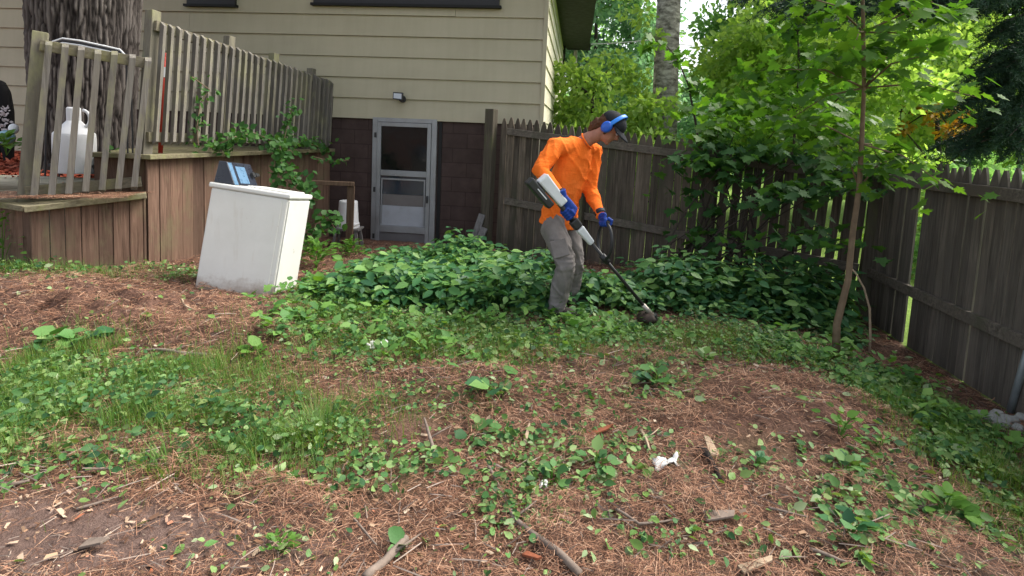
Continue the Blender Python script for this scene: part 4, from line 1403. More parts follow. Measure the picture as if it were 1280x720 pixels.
for (u, v, n_, h_, r_, lab) in [(400, 548, 420, .17, .15, 'dense dark green grass tuft between the left weeds and the centre'),
                               (215, 585, 150, .12, .12, 'small grass tuft at the lower edge of the left weed patch'),
                               (120, 480, 160, .12, .14, 'light grass tuft in the middle of the left weed patch'),
                               (445, 385, 200, .16, .16, 'long pale grass tuft in front of the undergrowth near the washing machine'),
                               (1235, 590, 220, .14, .16, 'dark grass tuft below the pale stones at the right edge')]:
    q = G(u, v)
    t_ = thing('grass_tuft', lab, 'grass tuft', q)
    a = RG.random(n_) * 6.28; rr_ = r_ * RG.random(n_) ** .7; ln = .25 + 1.1 * RG.random(n_)
    px, py = q.x + np.cos(a) * rr_, q.y + np.sin(a) * rr_
    le = h_ * (.6 + .6 * RG.random(n_))
    Scatter().put(BLADE, np.stack([px, py, gz(px, py) - .005], 1), np.stack([np.cos(a) * ln, np.sin(a) * ln, np.ones(n_)], 1),
                  np.stack([-np.cos(a), -np.sin(a), ln], 1), np.stack([.003 + .002 * RG.random(n_), le, -le * 1.3], 1)).build('blades', M['grassm'], t_)


def vine(name, label, path, spread, n, size, mat='vine', T=LEAF):
    t = thing(name, label, 'vine', path[0])
    mb = MB(); mb.tube(path, [.006] * len(path), 6); mb.build('stem', M['sap_bark'], t)
    pts = np.array(path); k = RG.integers(0, len(path) - 1, n); f = RG.random(n)
    pos = pts[k] * (1 - f[:, None]) + pts[k + 1] * f[:, None] + RG.normal(size=(n, 3)) * np.array(spread)
    ax = rand_dirs(n, -.3); nm = np.stack([RG.normal(size=n) * .5 + .3, RG.normal(size=n) * .4 - .6, np.ones(n) * .8], 1)
    Scatter().put(T, pos, ax, nm, (size * (.6 + .7 * RG.random(n)))[:, None] * np.array([1.3, 1, 1])).build('foliage', M[mat], t)


vine('climbing_vine', 'thin vine climbing through the middle pickets of the deck railing', [P(248, 182, 6.05), P(246, 160, 6.05), P(250, 130, 6.08), P(262, 112, 6.15), P(240, 96, 6.0)], (.06, .05, .09), 70, .065)
vine('climbing_vine', 'leafy vine sprawling over the edge of the deck below the railing', [P(262, 186, 6.2), P(290, 172, 6.3), P(318, 166, 6.6), P(345, 178, 6.85), P(372, 176, 7.2), P(408, 186, 7.9)], (.07, .07, .05), 300, .075)
vine('climbing_vine', 'vine hanging down the deck boards behind the washing machine', [P(350, 182, 6.7), P(352, 205, 6.6), P(358, 225, 6.55), P(372, 238, 6.55), P(392, 245, 6.6)], (.075, .06, .09), 210, .085)
vine('climbing_vine', 'slender vine shoot hanging over the deck boards left of the basement wall', [P(392, 196, 7.3), P(415, 202, 7.3), P(436, 200, 7.25)], (.04, .04, .02), 26, .07)
vine('climbing_vine', 'vine on the far pickets of the deck railing near the house', [P(355, 175, 7.0), P(361, 150, 7.05), P(366, 132, 7.1)], (.06, .06, .06), 60, .07)
vine('climbing_vine', 'leafy vine low beside the brown wooden frame', [P(388, 300, 6.6), P(395, 280, 6.7), P(410, 272, 6.8), P(418, 285, 6.9)], (.09, .07, .06), 90, .085)


# ------------------------------------------------------------------ sticks, stones and scraps
def stick(label, pts, rad, mat='stick', group=None, name='stick', taper=.55):
    pts = [Vector(p) for p in pts]
    q = []; r_ = []
    n = 14
    for i in range(n + 1):
        f = i / n * (len(pts) - 1); k = min(int(f), len(pts) - 2); f -= k
        w = pts[k].lerp(pts[k + 1], f)
        w = w + Vector((mnoise.noise(w * 6), mnoise.noise(w * 6 + Vector((9, 2, 4))), mnoise.noise(w * 7 + Vector((1, 7, 3))))) * rad * 1.1
        q.append(w); r_.append(rad * (1 - taper * i / n) * (1 + .25 * mnoise.noise(w * 30)))
    mb = MB(); mb.tube(q, r_, 8)
    if .008 < rad < .02:
        k = n // 2
        mb.tube([q[k], q[k] + Vector((.05, .03, .02)), q[k] + Vector((.09, .09, .015))], [rad * .4, rad * .3, rad * .15], 6)
    o = mb.build(name, M[mat], base=pts[0], smooth=True)
    tag(o, label, 'stick', group)


def onG(u, v, dz=.012):
    q = G(u, v); q.z += dz; return q


stick('long thin grey branch lying across the centre foreground', [onG(724, 722, .018), onG(640, 655, .03), onG(612, 590, .02)], .014)
stick('thick broken branch piece at the bottom edge of the yard', [onG(455, 735, .02), onG(487, 703, .03), onG(508, 684, .03)], .016, taper=.2)
stick('dark weathered stick lying on the left needle mound', [onG(258, 447), onG(215, 443, .02), onG(178, 441)], .014)
stick('grey stick standing out of the weeds in the centre', [onG(545, 575, .0), onG(530, 535, .05)], .012)
stick('thin stick lying at the left edge above the bare soil', [onG(0, 612), onG(38, 606, .02)], .011)
stick('pale peeled stick lying in front of the right fence', [onG(1098, 513, .02), onG(1158, 513, .03)], .014, 'stick_pale')
stick('curved pale twig on the mound near the washing machine', [onG(226, 375), onG(232, 386, .02), onG(250, 392)], .008, 'stick_pale')
stick('thin twig lying at the bottom right of the centre', [onG(770, 640), onG(800, 662, .02), onG(850, 652)], .007)
stick('thin twig across the lower right corner needles', [onG(1010, 690), onG(1050, 705, .015), onG(1110, 712)], .008)
stick('forked thin twig left of the thick broken branch', [onG(440, 650), onG(470, 690, .03)], .006)
stick('short reddish twig under the weeds in the middle', [onG(618, 588, .02), onG(655, 605, .02)], .010)
stick('thin twig in the right hand needles above the weed', [onG(960, 640), onG(1010, 652, .02)], .007)
stick('dry twig lying left of the charred stick', [onG(800, 540), onG(812, 570, .03)], .010, 'stick_pale')
stick('tan stick in the left soil patch', [onG(95, 640), onG(150, 625, .015)], .006)
stick('charred black stick beside the white scrap', [onG(872, 566, .02), onG(884, 582, .05), onG(903, 600, .01)], .024, 'charred')


def shard(label, u, v, du, dv, wdt, mat, name='wood_chip', cat='wood chip'):
    a = onG(u, v, .012); b = onG(u + du, v + dv, .03)
    mb = MB(); d = b - a; s, t = frame_of(d)
    vs = []
    for z in (0, .01):
        up = Vector((0, 0, z))
        vs += [a - s * wdt / 2 + up, a + s * wdt / 2 + up, b + s * wdt * .35 + up, b + d * .15 - s * wdt * .2 + up]
    mb.hexa(vs)
    o = mb.build(name, M[mat], base=a, bevel=.002); tag(o, label, cat)


shard('pale split wood chip standing by the charred stick', 893, 574, -10, -18, .05, 'stick_pale')
shard('red bark chip lying in the centre right', 735, 547, 28, -6, .04, 'stick_red')
shard('red bark piece at the bottom of the centre', 655, 697, 18, 12, .028, 'stick_red')
shard('pale wedge of wood at the bottom edge right of centre', 925, 718, 36, -8, .035, 'stick_pale')
shard('long tan splinter right of the centre weeds', 655, 560, 6, -20, .02, 'stick_pale')
shard('brown bark slab in the left soil patch', 105, 685, 26, 2, .05, 'stick')
shard('grey bark flake in the right foreground', 880, 650, 34, 2, .06, 'stick')


def scrap(label, u, v, sx, sy, h, seed, mat='paper'):
    c = onG(u, v, .01)
    n = 12
    vs = []; fs = []
    for i in range(n):
        for j in range(n):
            a, b = i / (n - 1) - .5, j / (n - 1) - .5
            k = mnoise.noise(Vector((a * 3 + seed, b * 3, seed))) + .35 * abs(mnoise.noise(Vector((a * 7, b * 7 + seed, 1))))
            edge = .25 * mnoise.noise(Vector((a * 6 + seed * 2, b * 6, 5)))
            vs.append(c + Vector((a * sx * (1 + edge), b * sy * (1 + edge) + a * sy * .4, max(.0, h * (.5 + k)))))
    for i in range(n - 1):
        for j in range(n - 1):
            fs.append((i * n + j, (i + 1) * n + j, (i + 1) * n + j + 1, i * n + j + 1))
    mb = MB().add(vs, fs)
    o = mb.build('paper_scrap', M[mat], base=c, smooth=True)
    s_ = o.modifiers.new('t', 'SOLIDIFY'); s_.thickness = .002
    tag(o, label, 'scrap')


scrap('crumpled white scrap lying beside the charred stick', 832, 586, .12, .07, .045, 3)
scrap('crumpled white plastic scrap in the weeds below the undergrowth', 472, 438, .12, .07, .05, 8)
scrap('tiny white scrap among the leaves in the centre', 679, 611, .035, .03, .02, 5)

rs = random.Random(5)
for k, (u, v, s_) in enumerate([(1228, 520, .055), (1240, 527, .075), (1252, 532, .06), (1262, 527, .07), (1272, 537, .05), (1246, 518, .045), (1276, 524, .05)]):
    c = onG(u, v, .01)
    mb = MB(); mb.ball((0, 0, 0), 1.0, 12)
    vs = []
    for q in mb.v:
        f = 1 + .35 * mnoise.noise(q * 1.4 + Vector((k * 3.1, 0, 0)))
        vs.append(c + Vector((q.x * s_ * f * .85, q.y * s_ * f * .7, q.z * s_ * f * .5)))
    mb.v = vs
    o = mb.build('stone', M['stone'], base=c)
    tag(o, 'pale rough stone in the small heap at the foot of the right fence', 'stone', 'pale stones at the right fence')

a = P(1258, 530, 3.72); b = P(1284, 440, 3.62)
o = MB().tube([a, a.lerp(b, .5), a.lerp(b, 1.4)], .022, 12).build('metal_pipe', M['pipe'], base=a, smooth=True)
tag(o, 'grey metal pipe leaning on the right fence above the pale stones', 'pipe')


# ------------------------------------------------------------------ trees
def tree(name, label, base, pts, rads, clumps, leaf, size, mat, bark='dark_bark', group=None, upb=.5, flat=.6, limbs=True, cat='tree', crown='crown', droop=0.0):
    """trunk through pts; clumps = (centre, radius, number)"""
    t = thing(name, label, cat, base, group=group)
    mb = MB(); mb.tube(pts, rads, 10, caps=True)
    if limbs:
        for (c, r_, n) in clumps[::max(1, len(clumps) // 14)]:
            c = Vector(c); near = min(pts, key=lambda q: (Vector(q) - c).length + max(0, q[2] - c.z) * 2)
            near = Vector(near)
            mid = near.lerp(c, .5) + Vector((0, 0, .08 * (c - near).length))
            rr_ = max(.006, rads[-1] * .9)
            mb.tube([near, mid, c], [rr_ * 1.3, rr_ * .8, rr_ * .35], 6)
    mb.build('trunk', M[bark], t, smooth=True)
    s = Scatter()
    for (c, r_, n) in clumps:
        g = norm(RG.normal(size=(n, 3))) * (RG.random(n) ** .55)[:, None]
        rr3 = np.array(r_ if isinstance(r_, (list, tuple)) else (r_, r_, r_ * flat))
        pos = np.array(c)[None] + g * rr3[None]
        ax = norm(g + RG.normal(size=(n, 3)) * .6); ax[:, 2] -= .25 + droop
        nm = rand_dirs(n, upb)
        s.put(leaf, pos, ax, nm, size * (.65 + .7 * RG.random(n)))
    s.build(crown, M[mat] if isinstance(mat, str) else mat, t)
    return t


def crown_clumps(c, rx, ry, rz, k, cr, n, seed, floor=-1.0):
    rr_ = random.Random(seed); out = []
    while len(out) < k:
        v = Vector((rr_.uniform(-1, 1), rr_.uniform(-1, 1), rr_.uniform(-1, 1)))
        if .25 < v.length < 1 and v.z > floor:
            f = rr_.uniform(.65, 1.35)
            out.append((Vector((c[0] + v.x * rx, c[1] + v.y * ry, c[2] + v.z * rz)), cr * f, int(n * f * f)))
    return out


def far_tree(name, label, u, d, zc, rx, rz, k, n, size, mat, seed, bark='dark_bark', leaf=LEAF, cr=.5, group='trees beyond the fence', ry=None, tr=.10, h0=-.3):
    x = P(u, 160, d).x
    top = zc + rz * .5
    pts = [Vector((x, d, h0)), Vector((x + .1, d, h0 + (top - h0) * .4)), Vector((x - .05, d + .1, top))]
    tree(name, label, (x, d, h0), pts, [tr, tr * .8, tr * .3], crown_clumps((x, d, zc), rx, ry or rx * .8, rz, k, cr, n, seed), leaf, size, mat, bark, group, cat='tree' if 'tree' in name else 'shrub')


far_tree('leafy_shrub', 'big yellow green shrub behind the fence right beside the house', 742, 11.0, 1.35, 1.25, 1.75, 46, 150, .12, 'woods_light', 1, cr=.45, group='shrubs beyond the fence')
far_tree('leafy_shrub', 'bright shrub behind the fence in front of the mottled trunk', 815, 10.2, .8, .9, 1.35, 30, 130, .12, 'woods_light', 2, cr=.4, group='shrubs beyond the fence')
far_tree('leafy_tree', 'tall blue green tree far behind the yellow green shrub near the house eave', 738, 19, 5.0, 2.6, 4.4, 80, 170, .17, 'woods_blue', 3, cr=.75)
far_tree('leafy_tree', 'mid green tree behind the shrub, just left of the mottled trunk', 782, 21, 4.2, 1.4, 4.6, 60, 160, .17, 'woods_mid', 4, cr=.7)
far_tree('leafy_tree', 'bluish tree low in the distance right of the mottled trunk', 880, 23, 2.2, 3.0, 2.6, 70, 160, .17, 'woods_blue', 5, cr=.8)
far_tree('leafy_tree', 'dense mid green tree right of the white sky gap', 972, 13.5, 4.4, 1.8, 3.9, 80, 190, .14, 'woods_mid', 6, cr=.6)
far_tree('leafy_tree', 'bright light green tree behind the fence left of the sapling', 1010, 11, 2.9, 1.9, 2.4, 80, 190, .13, 'woods_light', 7, cr=.5)
far_tree('leafy_tree', 'light green airy tree behind the right fence corner', 1120, 14, 3.6, 2.2, 3.4, 80, 160, .14, 'woods_light', 8, cr=.6)
far_tree('leafy_tree', 'green tree far beyond the right fence by the spruce', 1205, 16.5, 3.9, 2.7, 4.2, 90, 170, .15, 'woods_mid', 9, cr=.7)
far_tree('leafy_tree', 'pale green tree in the distance at the right edge', 1275, 15, 3.3, 2.0, 3.6, 70, 150, .14, 'woods_light', 10, cr=.6)
far_tree('yellowing_tree', 'small tree with yellow orange leaves beyond the right fence', 1176, 12.2, 2.05, .75, .5, 16, 50, .11, 'woods_yellow', 12, cr=.22)
far_tree('yellowing_tree', 'thin tree with a few orange leaves high up beyond the right fence', 1190, 15, 4.35, .35, .3, 6, 30, .12, 'woods_yellow', 13, cr=.22)
far_tree('leafy_shrub', 'sunlit shrub outside the right fence seen through its gap', 1190, 9.5, .2, 1.2, 1.2, 34, 130, .11, 'woods_light', 16, cr=.4, group='shrubs beyond the fence')
far_tree('leafy_shrub', 'shrub outside the right fence at the right edge below the spruce', 1290, 7.5, .1, 1.3, 1.25, 40, 130, .11, 'woods_mid', 17, cr=.4, group='shrubs beyond the fence')

# mottled trunk beyond the fence
x = P(829, 160, 12.0).x
tr_pts = [Vector((x, 12, -.4)), Vector((x + .02, 12, 1.6)), Vector((x - .03, 12, 3.4)), Vector((x - .07, 12, 6)), Vector((x, 12, 9.5))]
cl = crown_clumps((x, 12, 7.6), 2.6, 2.4, 2.2, 50, .6, 130, 20) + [(P(800, 22, 11.7), .35, 45), (P(812, 42, 11.6), .3, 25), (P(790, 8, 11.7), .4, 40)]
tree('mottled_tree', 'tall tree with mottled grey trunk standing beyond the fence right of the person', (x, 12, -.4), tr_pts, [.29, .27, .25, .22, .10], cl, LEAF, .14, 'woods_light', 'pale_bark')

# far wood closing the view, one mass
s = Scatter()
rw = random.Random(77)
for k in range(230):
    uu = rw.uniform(690, 1330)
    d = rw.uniform(24, 42)
    c = P(uu, 160, d)
    lim = 6.5
    if 825 < uu < 892: lim = 1.9
    elif 800 < uu <= 825: lim = 3.6
    zc = rw.uniform(-.3, 1.0) * lim * d / 30
    n = 90; r_ = 1.3
    g = norm(RG.normal(size=(n, 3))) * (RG.random(n) ** .5)[:, None] * np.array([r_, r_, r_ * .8])
    s.put(LEAF, np.array((c.x, d, zc))[None] + g, rand_dirs(n, -.3), rand_dirs(n, .5), .38 * (.6 + .7 * RG.random(n)))
o = s.build('distant_woods', M['woods_mid']); tag(o, 'distant green woods filling the background beyond the trees', 'woods', kind='stuff')


# maple sapling in the corner
def sapling():
    b = G(1045, 450)
    d = b.y
    pts = [b + Vector((0, 0, -.05)), P(1046, 405, d), P(1060, 350, d), P(1066, 290, d), P(1074, 235, d), P(1077, 180, d - .05), P(1080, 110, d - .1), P(1079, 40, d - .1), P(1078, -40, d - .1), P(1075, -120, d)]
    t = thing('maple_sapling', 'slender brown maple sapling with broad green leaves in the fence corner', 'tree', b)
    mb = MB(); mb.tube(pts, [.031, .025, .022, .020, .018, .016, .013, .013, .009, .005], 12)
    br = []
    rr = random.Random(2)
    def limb(k, du, dv, dd, r0=.008):
        p0 = pts[k]; e = p0 + Vector((du / FPX * d, dd, -dv / FPX * d))
        m = p0.lerp(e, .5) + Vector((0, 0, .06)); mb.tube([p0, m, e], [r0, r0 * .7, r0 * .3], 6); br.append((p0, m, e))
    limb(4, 30, -40, -.1); limb(4, -28, -60, .1); limb(5, 75, 45, -.25); limb(5, -80, -20, .1); limb(5, 40, 20, .15); limb(6, -110, -15, -.15); limb(6, 95, 10, -.3); limb(6, 60, -60, .1)
    limb(6, -70, 40, .2); limb(7, 75, -20, -.2); limb(7, -90, -30, -.2); limb(7, 50, 30, -.3); limb(8, -50, 60, .2); limb(8, 70, 50, -.2); limb(8, 20, 70, -.4); limb(6, 20, -30, -.35); limb(7, -40, 30, -.3)
    mb.build('trunk', M['sap_bark'], t, smooth=True)
    s = Scatter()
    for (p0, m, e) in br:
        n = 30
        f = .25 + .85 * RG.random(n)
        P0, M1, E = np.array(p0), np.array(m), np.array(e)
        pos = ((1 - f) ** 2)[:, None] * P0 + (2 * f * (1 - f))[:, None] * M1 + (f ** 2)[:, None] * E + RG.normal(size=(n, 3)) * np.array([.10, .12, .075])
        a = RG.random(n) * 6.28
        ax = np.stack([np.cos(a), np.sin(a), -.35 - .4 * RG.random(n)], 1)
        nm = np.stack([RG.normal(size=n) * .35, RG.normal(size=n) * .35, np.ones(n)], 1)
        s.put(MAPLE, pos, ax, nm, .065 + .06 * RG.random(n))
    s.build('crown', M['maple'], t)


sapling()
# bare bent shoot beside sapling
pts = [P(1086, 458, 4.6), P(1088, 420, 4.6), P(1087, 385, 4.6), P(1080, 360, 4.6), P(1070, 342, 4.62), P(1062, 333, 4.64)]
o = MB().tube(pts, [.010, .010, .009, .008, .007, .005], 8).build('bare_shoot', M['stick_pale'], base=pts[0], smooth=True)
tag(o, 'bare pale shoot bending over beside the maple sapling', 'shoot')


# dark bush against the back fence and the shoots over it
def fence_bush():
    b = Vector((2.1, 6.05, GZ(2.1, 6.05)))
    t = thing('leafy_bush', 'large dark leafy bush overgrowing the back fence beside the corner', 'bush', b)
    mb = MB(); s = Scatter(); su = Scatter()
    rr = random.Random(12)
    tips = []
    for (u, v, d) in [(866, 195, 6.2), (885, 165, 6.4), (900, 210, 6.0), (925, 150, 6.3), (930, 240, 5.6), (955, 185, 6.0), (980, 150, 6.2), (985, 230, 5.6), (1010, 190, 5.8), (1030, 160, 6.0), (1040, 230, 5.4),
                      (900, 290, 5.6), (870, 310, 5.8), (945, 300, 5.4), (990, 290, 5.2), (1030, 280, 5.2), (880, 350, 5.6), (930, 350, 5.3), (980, 345, 5.1), (1020, 330, 5.2), (850, 345, 5.9), (1045, 300, 5.1), (900, 130, 6.6), (950, 120, 6.6), (1000, 125, 6.5), (1050, 140, 6.2),
                      (862, 240, 6.1), (960, 255, 5.5), (1055, 205, 5.6), (905, 180, 6.1), (870, 285, 5.9), (890, 255, 5.9), (1000, 380, 5.05), (950, 390, 5.1), (900, 392, 5.4), (1040, 370, 5.1)]:
        e = P(u, v, d)
        root = b + Vector((rr.uniform(-.7, 1.0), rr.uniform(-.25, .1), -.05))
        m = root.lerp(e, .55) + Vector((0, 0, .12))
        mb.tube([root, m, e], [.012, .008, .003], 6)
        lo = v > 235
        n = 15 if lo else 52
        g = RG.normal(size=(n, 3)) * np.array([.20, .15, .06])
        pos = np.array(e)[None] + g
        pos[:, 2] -= .18 * np.hypot(g[:, 0], g[:, 1])
        a = RG.random(n) * 6.28
        ax = np.stack([np.cos(a), np.sin(a), -.35 - .5 * RG.random(n)], 1)
        nm = np.stack([RG.normal(size=n) * .3, RG.normal(size=n) * .3 - .1, np.ones(n)], 1)
        (s if v > 170 else su).put(MAPLE, pos, ax, nm, .075 + .075 * RG.random(n))  # shade below and brightness on top are set by leaf colour
    su.build('upper_foliage', M['maple'], t)
    mb.build('stem', M['dark_bark'], t)
    s.build('foliage', M['bush'], t)


fence_bush()
# thin arching maple shoots just beyond the fence
for (lab, pts, cl) in [('thin dark arching shoot with big leaves beyond the fence left of the bush', [(872, 170, 7.2), (868, 145, 7.2), (860, 105, 7.2), (845, 70, 7.2), (828, 52, 7.2)], [(818, 52, .16), (846, 72, .15), (864, 110, .15), (905, 140, .3), (880, 105, .14), (858, 135, .12)]),
                       ('thin upright maple shoot beyond the fence above the bush', [(992, 190, 7.0), (994, 140, 7.0), (999, 90, 7.0), (997, 40, 7.0), (1000, -20, 7.0)], [(975, 110, .3), (1010, 90, .3), (960, 140, .3), (1000, 60, .3), (1030, 120, .3), (985, 30, .28), (940, 90, .25), (1020, 20, .25), (930, 130, .25)])]:
    q = [P(*a) for a in pts]; b = Vector((q[0].x, q[0].y, -.4))
    tree('maple_shoot', lab, b, [b] + q, [.02, .016, .014, .011, .008, .004][:len(q) + 1], [(P(u, v, pts[0][2]), r_, int(420 * r_ * r_ + 7)) for u, v, r_ in cl], MAPLE, .12, 'maple', 'dark_bark', upb=1.2, limbs=True)


# spruce overhanging the right side
def spruce():
    b = Vector((5.6, 5.6, -.3))
    t = thing('spruce_tree', 'dark spruce whose drooping boughs hang over the right fence', 'tree', b)
    mb = MB(); mb.tube([b, b + Vector((0, 0, 4)), b + Vector((.05, 0, 9))], [.22, .17, .06], 12); mb.build('trunk', M['dark_bark'], t, smooth=True)
    s = Scatter(); lm = MB()
    boughs = [((1262, 25), 4.6), ((1212, 150), 4.9), ((1250, 120), 4.5), ((1185, 175), 5.1), ((1240, 70), 5.0), ((1272, 180), 4.6), ((1265, 100), 4.8), ((1225, 185), 5.2),
              ((1180, 8), 4.4), ((1100, -6), 4.2), ((1040, -8), 4.4), ((970, 4), 4.3), ((1010, 10), 4.7), ((1130, 2), 4.8), ((1255, -10), 4.2), ((940, -14), 4.5), ((1290, 150), 4.9), ((1290, 60), 4.7), ((1240, 150), 4.7), ((1205, 178), 4.8), ((1262, 170), 4.5), ((1270, 60), 4.5), ((1232, 110), 4.9), ((1275, 135), 4.4), ((1225, 165), 5.0), ((1215, 5), 4.6), ((1150, 15), 4.6), ((1075, 8), 4.5), ((1280, 100), 4.4), ((1205, 130), 4.8), ((1222, 90), 4.7), ((1240, 45), 4.6), ((1258, 85), 4.5), ((1200, 190), 4.7)]
    for k, ((u, v), d) in enumerate(boughs):
        e = P(u, v, d)
        z0 = max(e.z + .25, 1.5) + .15 * (k % 3)
        p0 = Vector((b.x, b.y, z0))
        L = (e - p0).length
        m = p0.lerp(e, .6) + Vector((0, 0, .10 * L))
        P0, M1, E = [np.array(q) for q in (p0, m, e)]
        lm.tube([Vector((1 - f) ** 2 * P0 + 2 * f * (1 - f) * M1 + f * f * E) for f in np.linspace(0, 1, 7)], [.03, .026, .022, .017, .012, .008, .004], 6)
        nt = int(52 * L)
        f = .30 + .72 * RG.random(nt)
        c = ((1 - f) ** 2)[:, None] * P0 + (2 * f * (1 - f))[:, None] * M1 + (f ** 2)[:, None] * E
        dirb = norm(E - P0)
        for i in range(nt):
            side = Vector((-dirb[1], dirb[0], 0)) * random.choice((-1, 1))
            tw = (Vector(dirb) * .7 + side * random.uniform(.2, .9) + Vector((0, 0, random.uniform(-1.0, -.15)))).normalized()
            ln = random.uniform(.16, .34) * (1.15 - .4 * f[i])
            q0 = Vector(c[i]); q1 = q0 + tw * ln
            nn = int(ln * 230)
            g = RG.random(nn)
            pos = np.array(q0)[None] + np.array(tw)[None] * (ln * g)[:, None]
            ax = np.array(tw)[None] * .8 + norm(RG.normal(size=(nn, 3))) * .9
            s.put(NEEDLE, pos + norm(ax) * .012, ax, RG.normal(size=(nn, 3)), np.stack([np.full(nn, .0038), .032 + .014 * RG.random(nn), np.full(nn, .01)], 1))
    # upper tiers, above the frame, coarser
    for k in range(22):
        z = 3.6 + k * .24; a = k * 2.4; L = 2.6 * (1 - k / 26)
        dv = Vector((math.cos(a), math.sin(a), -.25))
        lm.tube([Vector((b.x, b.y, z)), Vector((b.x, b.y, z)) + dv * L], [.03, .008], 6)
        n = 260
        f = .15 + .9 * RG.random(n)
        pos = np.array((b.x, b.y, z))[None] + np.array(dv)[None] * (L * f)[:, None] + RG.normal(size=(n, 3)) * np.array([.2, .2, .10])
        s.put(CARD, pos, rand_dirs(n, -.4), rand_dirs(n, .3), np.stack([.05 + .05 * RG.random(n), .15 + .1 * RG.random(n), np.full(n, .1)], 1))
    lm.build('bough', M['dark_bark'], t)
    s.build('needles', M['spruce'], t)


spruce()

# overhead cable
a = P(700, 55, 17.0); b = P(812, 50, 17); c = P(960, 62, 20)
pts = [a.lerp(b, t / 6) + Vector((0, 0, -.05 * math.sin(math.pi * t / 6))) for t in range(7)]
o = MB().tube(pts + [b.lerp(c, .5) + Vector((0, 0, -.1)), c, c + (c - b) * 2], .016, 6).build('overhead_cable', M['cable'], base=a)
tag(o, 'thin grey overhead cable crossing in front of the far trees by the house', 'cable')


# ------------------------------------------------------------------ person with string trimmer
def person():
    ft = G(700, 398)
    D0 = 4.7
    base = Vector((P(704, 395, D0).x, D0, GZ(P(704, 395, D0).x, D0)))
    zf = base.z
    t = thing('person', 'person in orange shirt, grey trousers, cap and blue ear muffs bending over a string trimmer', 'person', base)
    J = lambda u, v, d: P(u, v, d)
    S = D0 / FPX       # metres per photo pixel at the person's distance
    # joints
    pel = J(699, 273, 4.72)
    hipR, hipL = J(692, 278, 4.64), J(708, 276, 4.82)
    kneeR, kneeL = J(707, 332, 4.52), J(718, 328, 4.80)
    ankR, ankL = J(696, 384, 4.62), J(712, 383, 4.92)
    ankR.z = max(ankR.z, zf + .09); ankL.z = max(GZ(ankL.x, ankL.y) + .09, ankL.z - .02)
    waist = J(702, 248, 4.70); chest = J(716, 208, 4.68); upch = J(722, 183, 4.68)
    neck = J(735, 174, 4.66); 
    shR, shL = J(694, 183, 4.53), J(742, 187, 4.80)
    elR, elL = J(675, 213, 4.42), J(737, 238, 4.74)
    wrR, wrL = J(703, 246, 4.32), J(752, 270, 4.52)
    side = (shL - shR).normalized()          # across the shoulders
    tv = (upch - pel).normalized()
    front = side.cross(tv).normalized()
    if front.x < 0: front = -front
    # head frame
    hc = J(763, 160, 4.60)
    hf = Vector((.66, -.33, -.70)).normalized()
    hu = Vector((.58, -.24, .74)); hu = (hu - hf * hu.dot(hf)).normalized()
    hs = hf.cross(hu)                       # to the head's right side
    HM_ = Matrix((hs, hf, hu)).transposed()  # local x=side y=front z=up
    def Hd(x, y, z): return hc + HM_ @ Vector((x, y, z))

    # ---- body: one continuous figure
    mb = MB()
    mb.tube([pel - tv * .08, pel + tv * .04, waist, chest, upch, upch + tv * .05], [(.14, .10), (.15, .105), (.135, .095), (.155, .11), (.15, .09), (.08, .06)], 18, ref=front)
    for sh, el, wr in ((shR, elR, wrR), (shL, elL, wrL)):
        mb.tube([upch.lerp(sh, .5), sh, sh.lerp(el, .5), el, el.lerp(wr, .4), wr], [.05, .052, .044, .037, .037, .027], 12)
    for hp, kn, an in ((hipR, kneeR, ankR), (hipL, kneeL, ankL)):
        mb.tube([pel.lerp(hp, .6) + Vector((0, 0, .04)), hp - Vector((0, 0, .04)), hp.lerp(kn, .5), kn, kn.lerp(an, .35), an, an - Vector((0, 0, .06))], [.085, .088, .075, .056, .058, .036, .036], 14)
    mb.tube([upch, neck, neck.lerp(hc, .55), Hd(0, -.03, -.02)], [.062, .058, .056, .055], 14)
    mb.ball(Hd(0, -.012, .035), (.076, .098, .092), 22, M=HM_)
    mb.ball(Hd(0, .022, -.045), (.056, .066, .075), 18, M=HM_)
    mb.tube([Hd(0, .075, .015), Hd(0, .105, -.022), Hd(0, .085, -.034)], [.010, .016, .013], 8)      # nose
    mb.ball(Hd(0, .066, -.098), (.026, .022, .020), 10, M=HM_)                                    # chin
    mb.ball(Hd(0, .074, -.066), (.024, .014, .010), 10, M=HM_)                                    # mouth
    for sx in (-1, 1):
        mb.ball(Hd(.078 * sx, -.01, -.005), (.012, .022, .034), 10, M=HM_)
        mb.ball(Hd(.030 * sx, .078, .028), (.022, .014, .010), 10, M=HM_)                         # brows
    body = remesh('body', mb, M['skin'], t, .008, 2)
    for sx in (-1, 1):
        MB().ball(Hd(.030 * sx, .080, .010), .0115, 10).build('eye', M['dial'], t, smooth=True)
    # hair at back and side under the cap
    mb = MB()
    mb.ball(Hd(0, -.030, .02), (.086, .092, .085), 20, M=HM_)
    mb.ball(Hd(0, -.085, -.035), (.062, .045, .06), 16, M=HM_)
    mb.tube([Hd(0, -.08, -.03), Hd(0, -.092, -.09), Hd(0, -.085, -.15)], [.062, .055, .03], 12)
    for sx in (-1, 1): mb.tube([Hd(.076 * sx, .02, .03), Hd(.078 * sx, .015, -.03), Hd(.072 * sx, .012, -.06)], [.014, .014, .008], 8)
    def hairpost(co, n):
        return co + n * (.010 * mnoise.noise(co * 60))
    remesh('hair', mb, M['hair'], t, .008, 1, hairpost)

    # ---- shirt
    mb = MB()
    lean = tv
    hem = pel - tv * .06
    mb.tube([hem, pel + tv * .03, waist, waist.lerp(chest, .5), chest, upch.lerp(chest, .3), upch + tv * .035, upch + tv * .075],
            [(.178, .135), (.172, .128), (.160, .122), (.162, .122), (.168, .122), (.160, .112), (.115, .088), (.075, .07)], 24, ref=front)
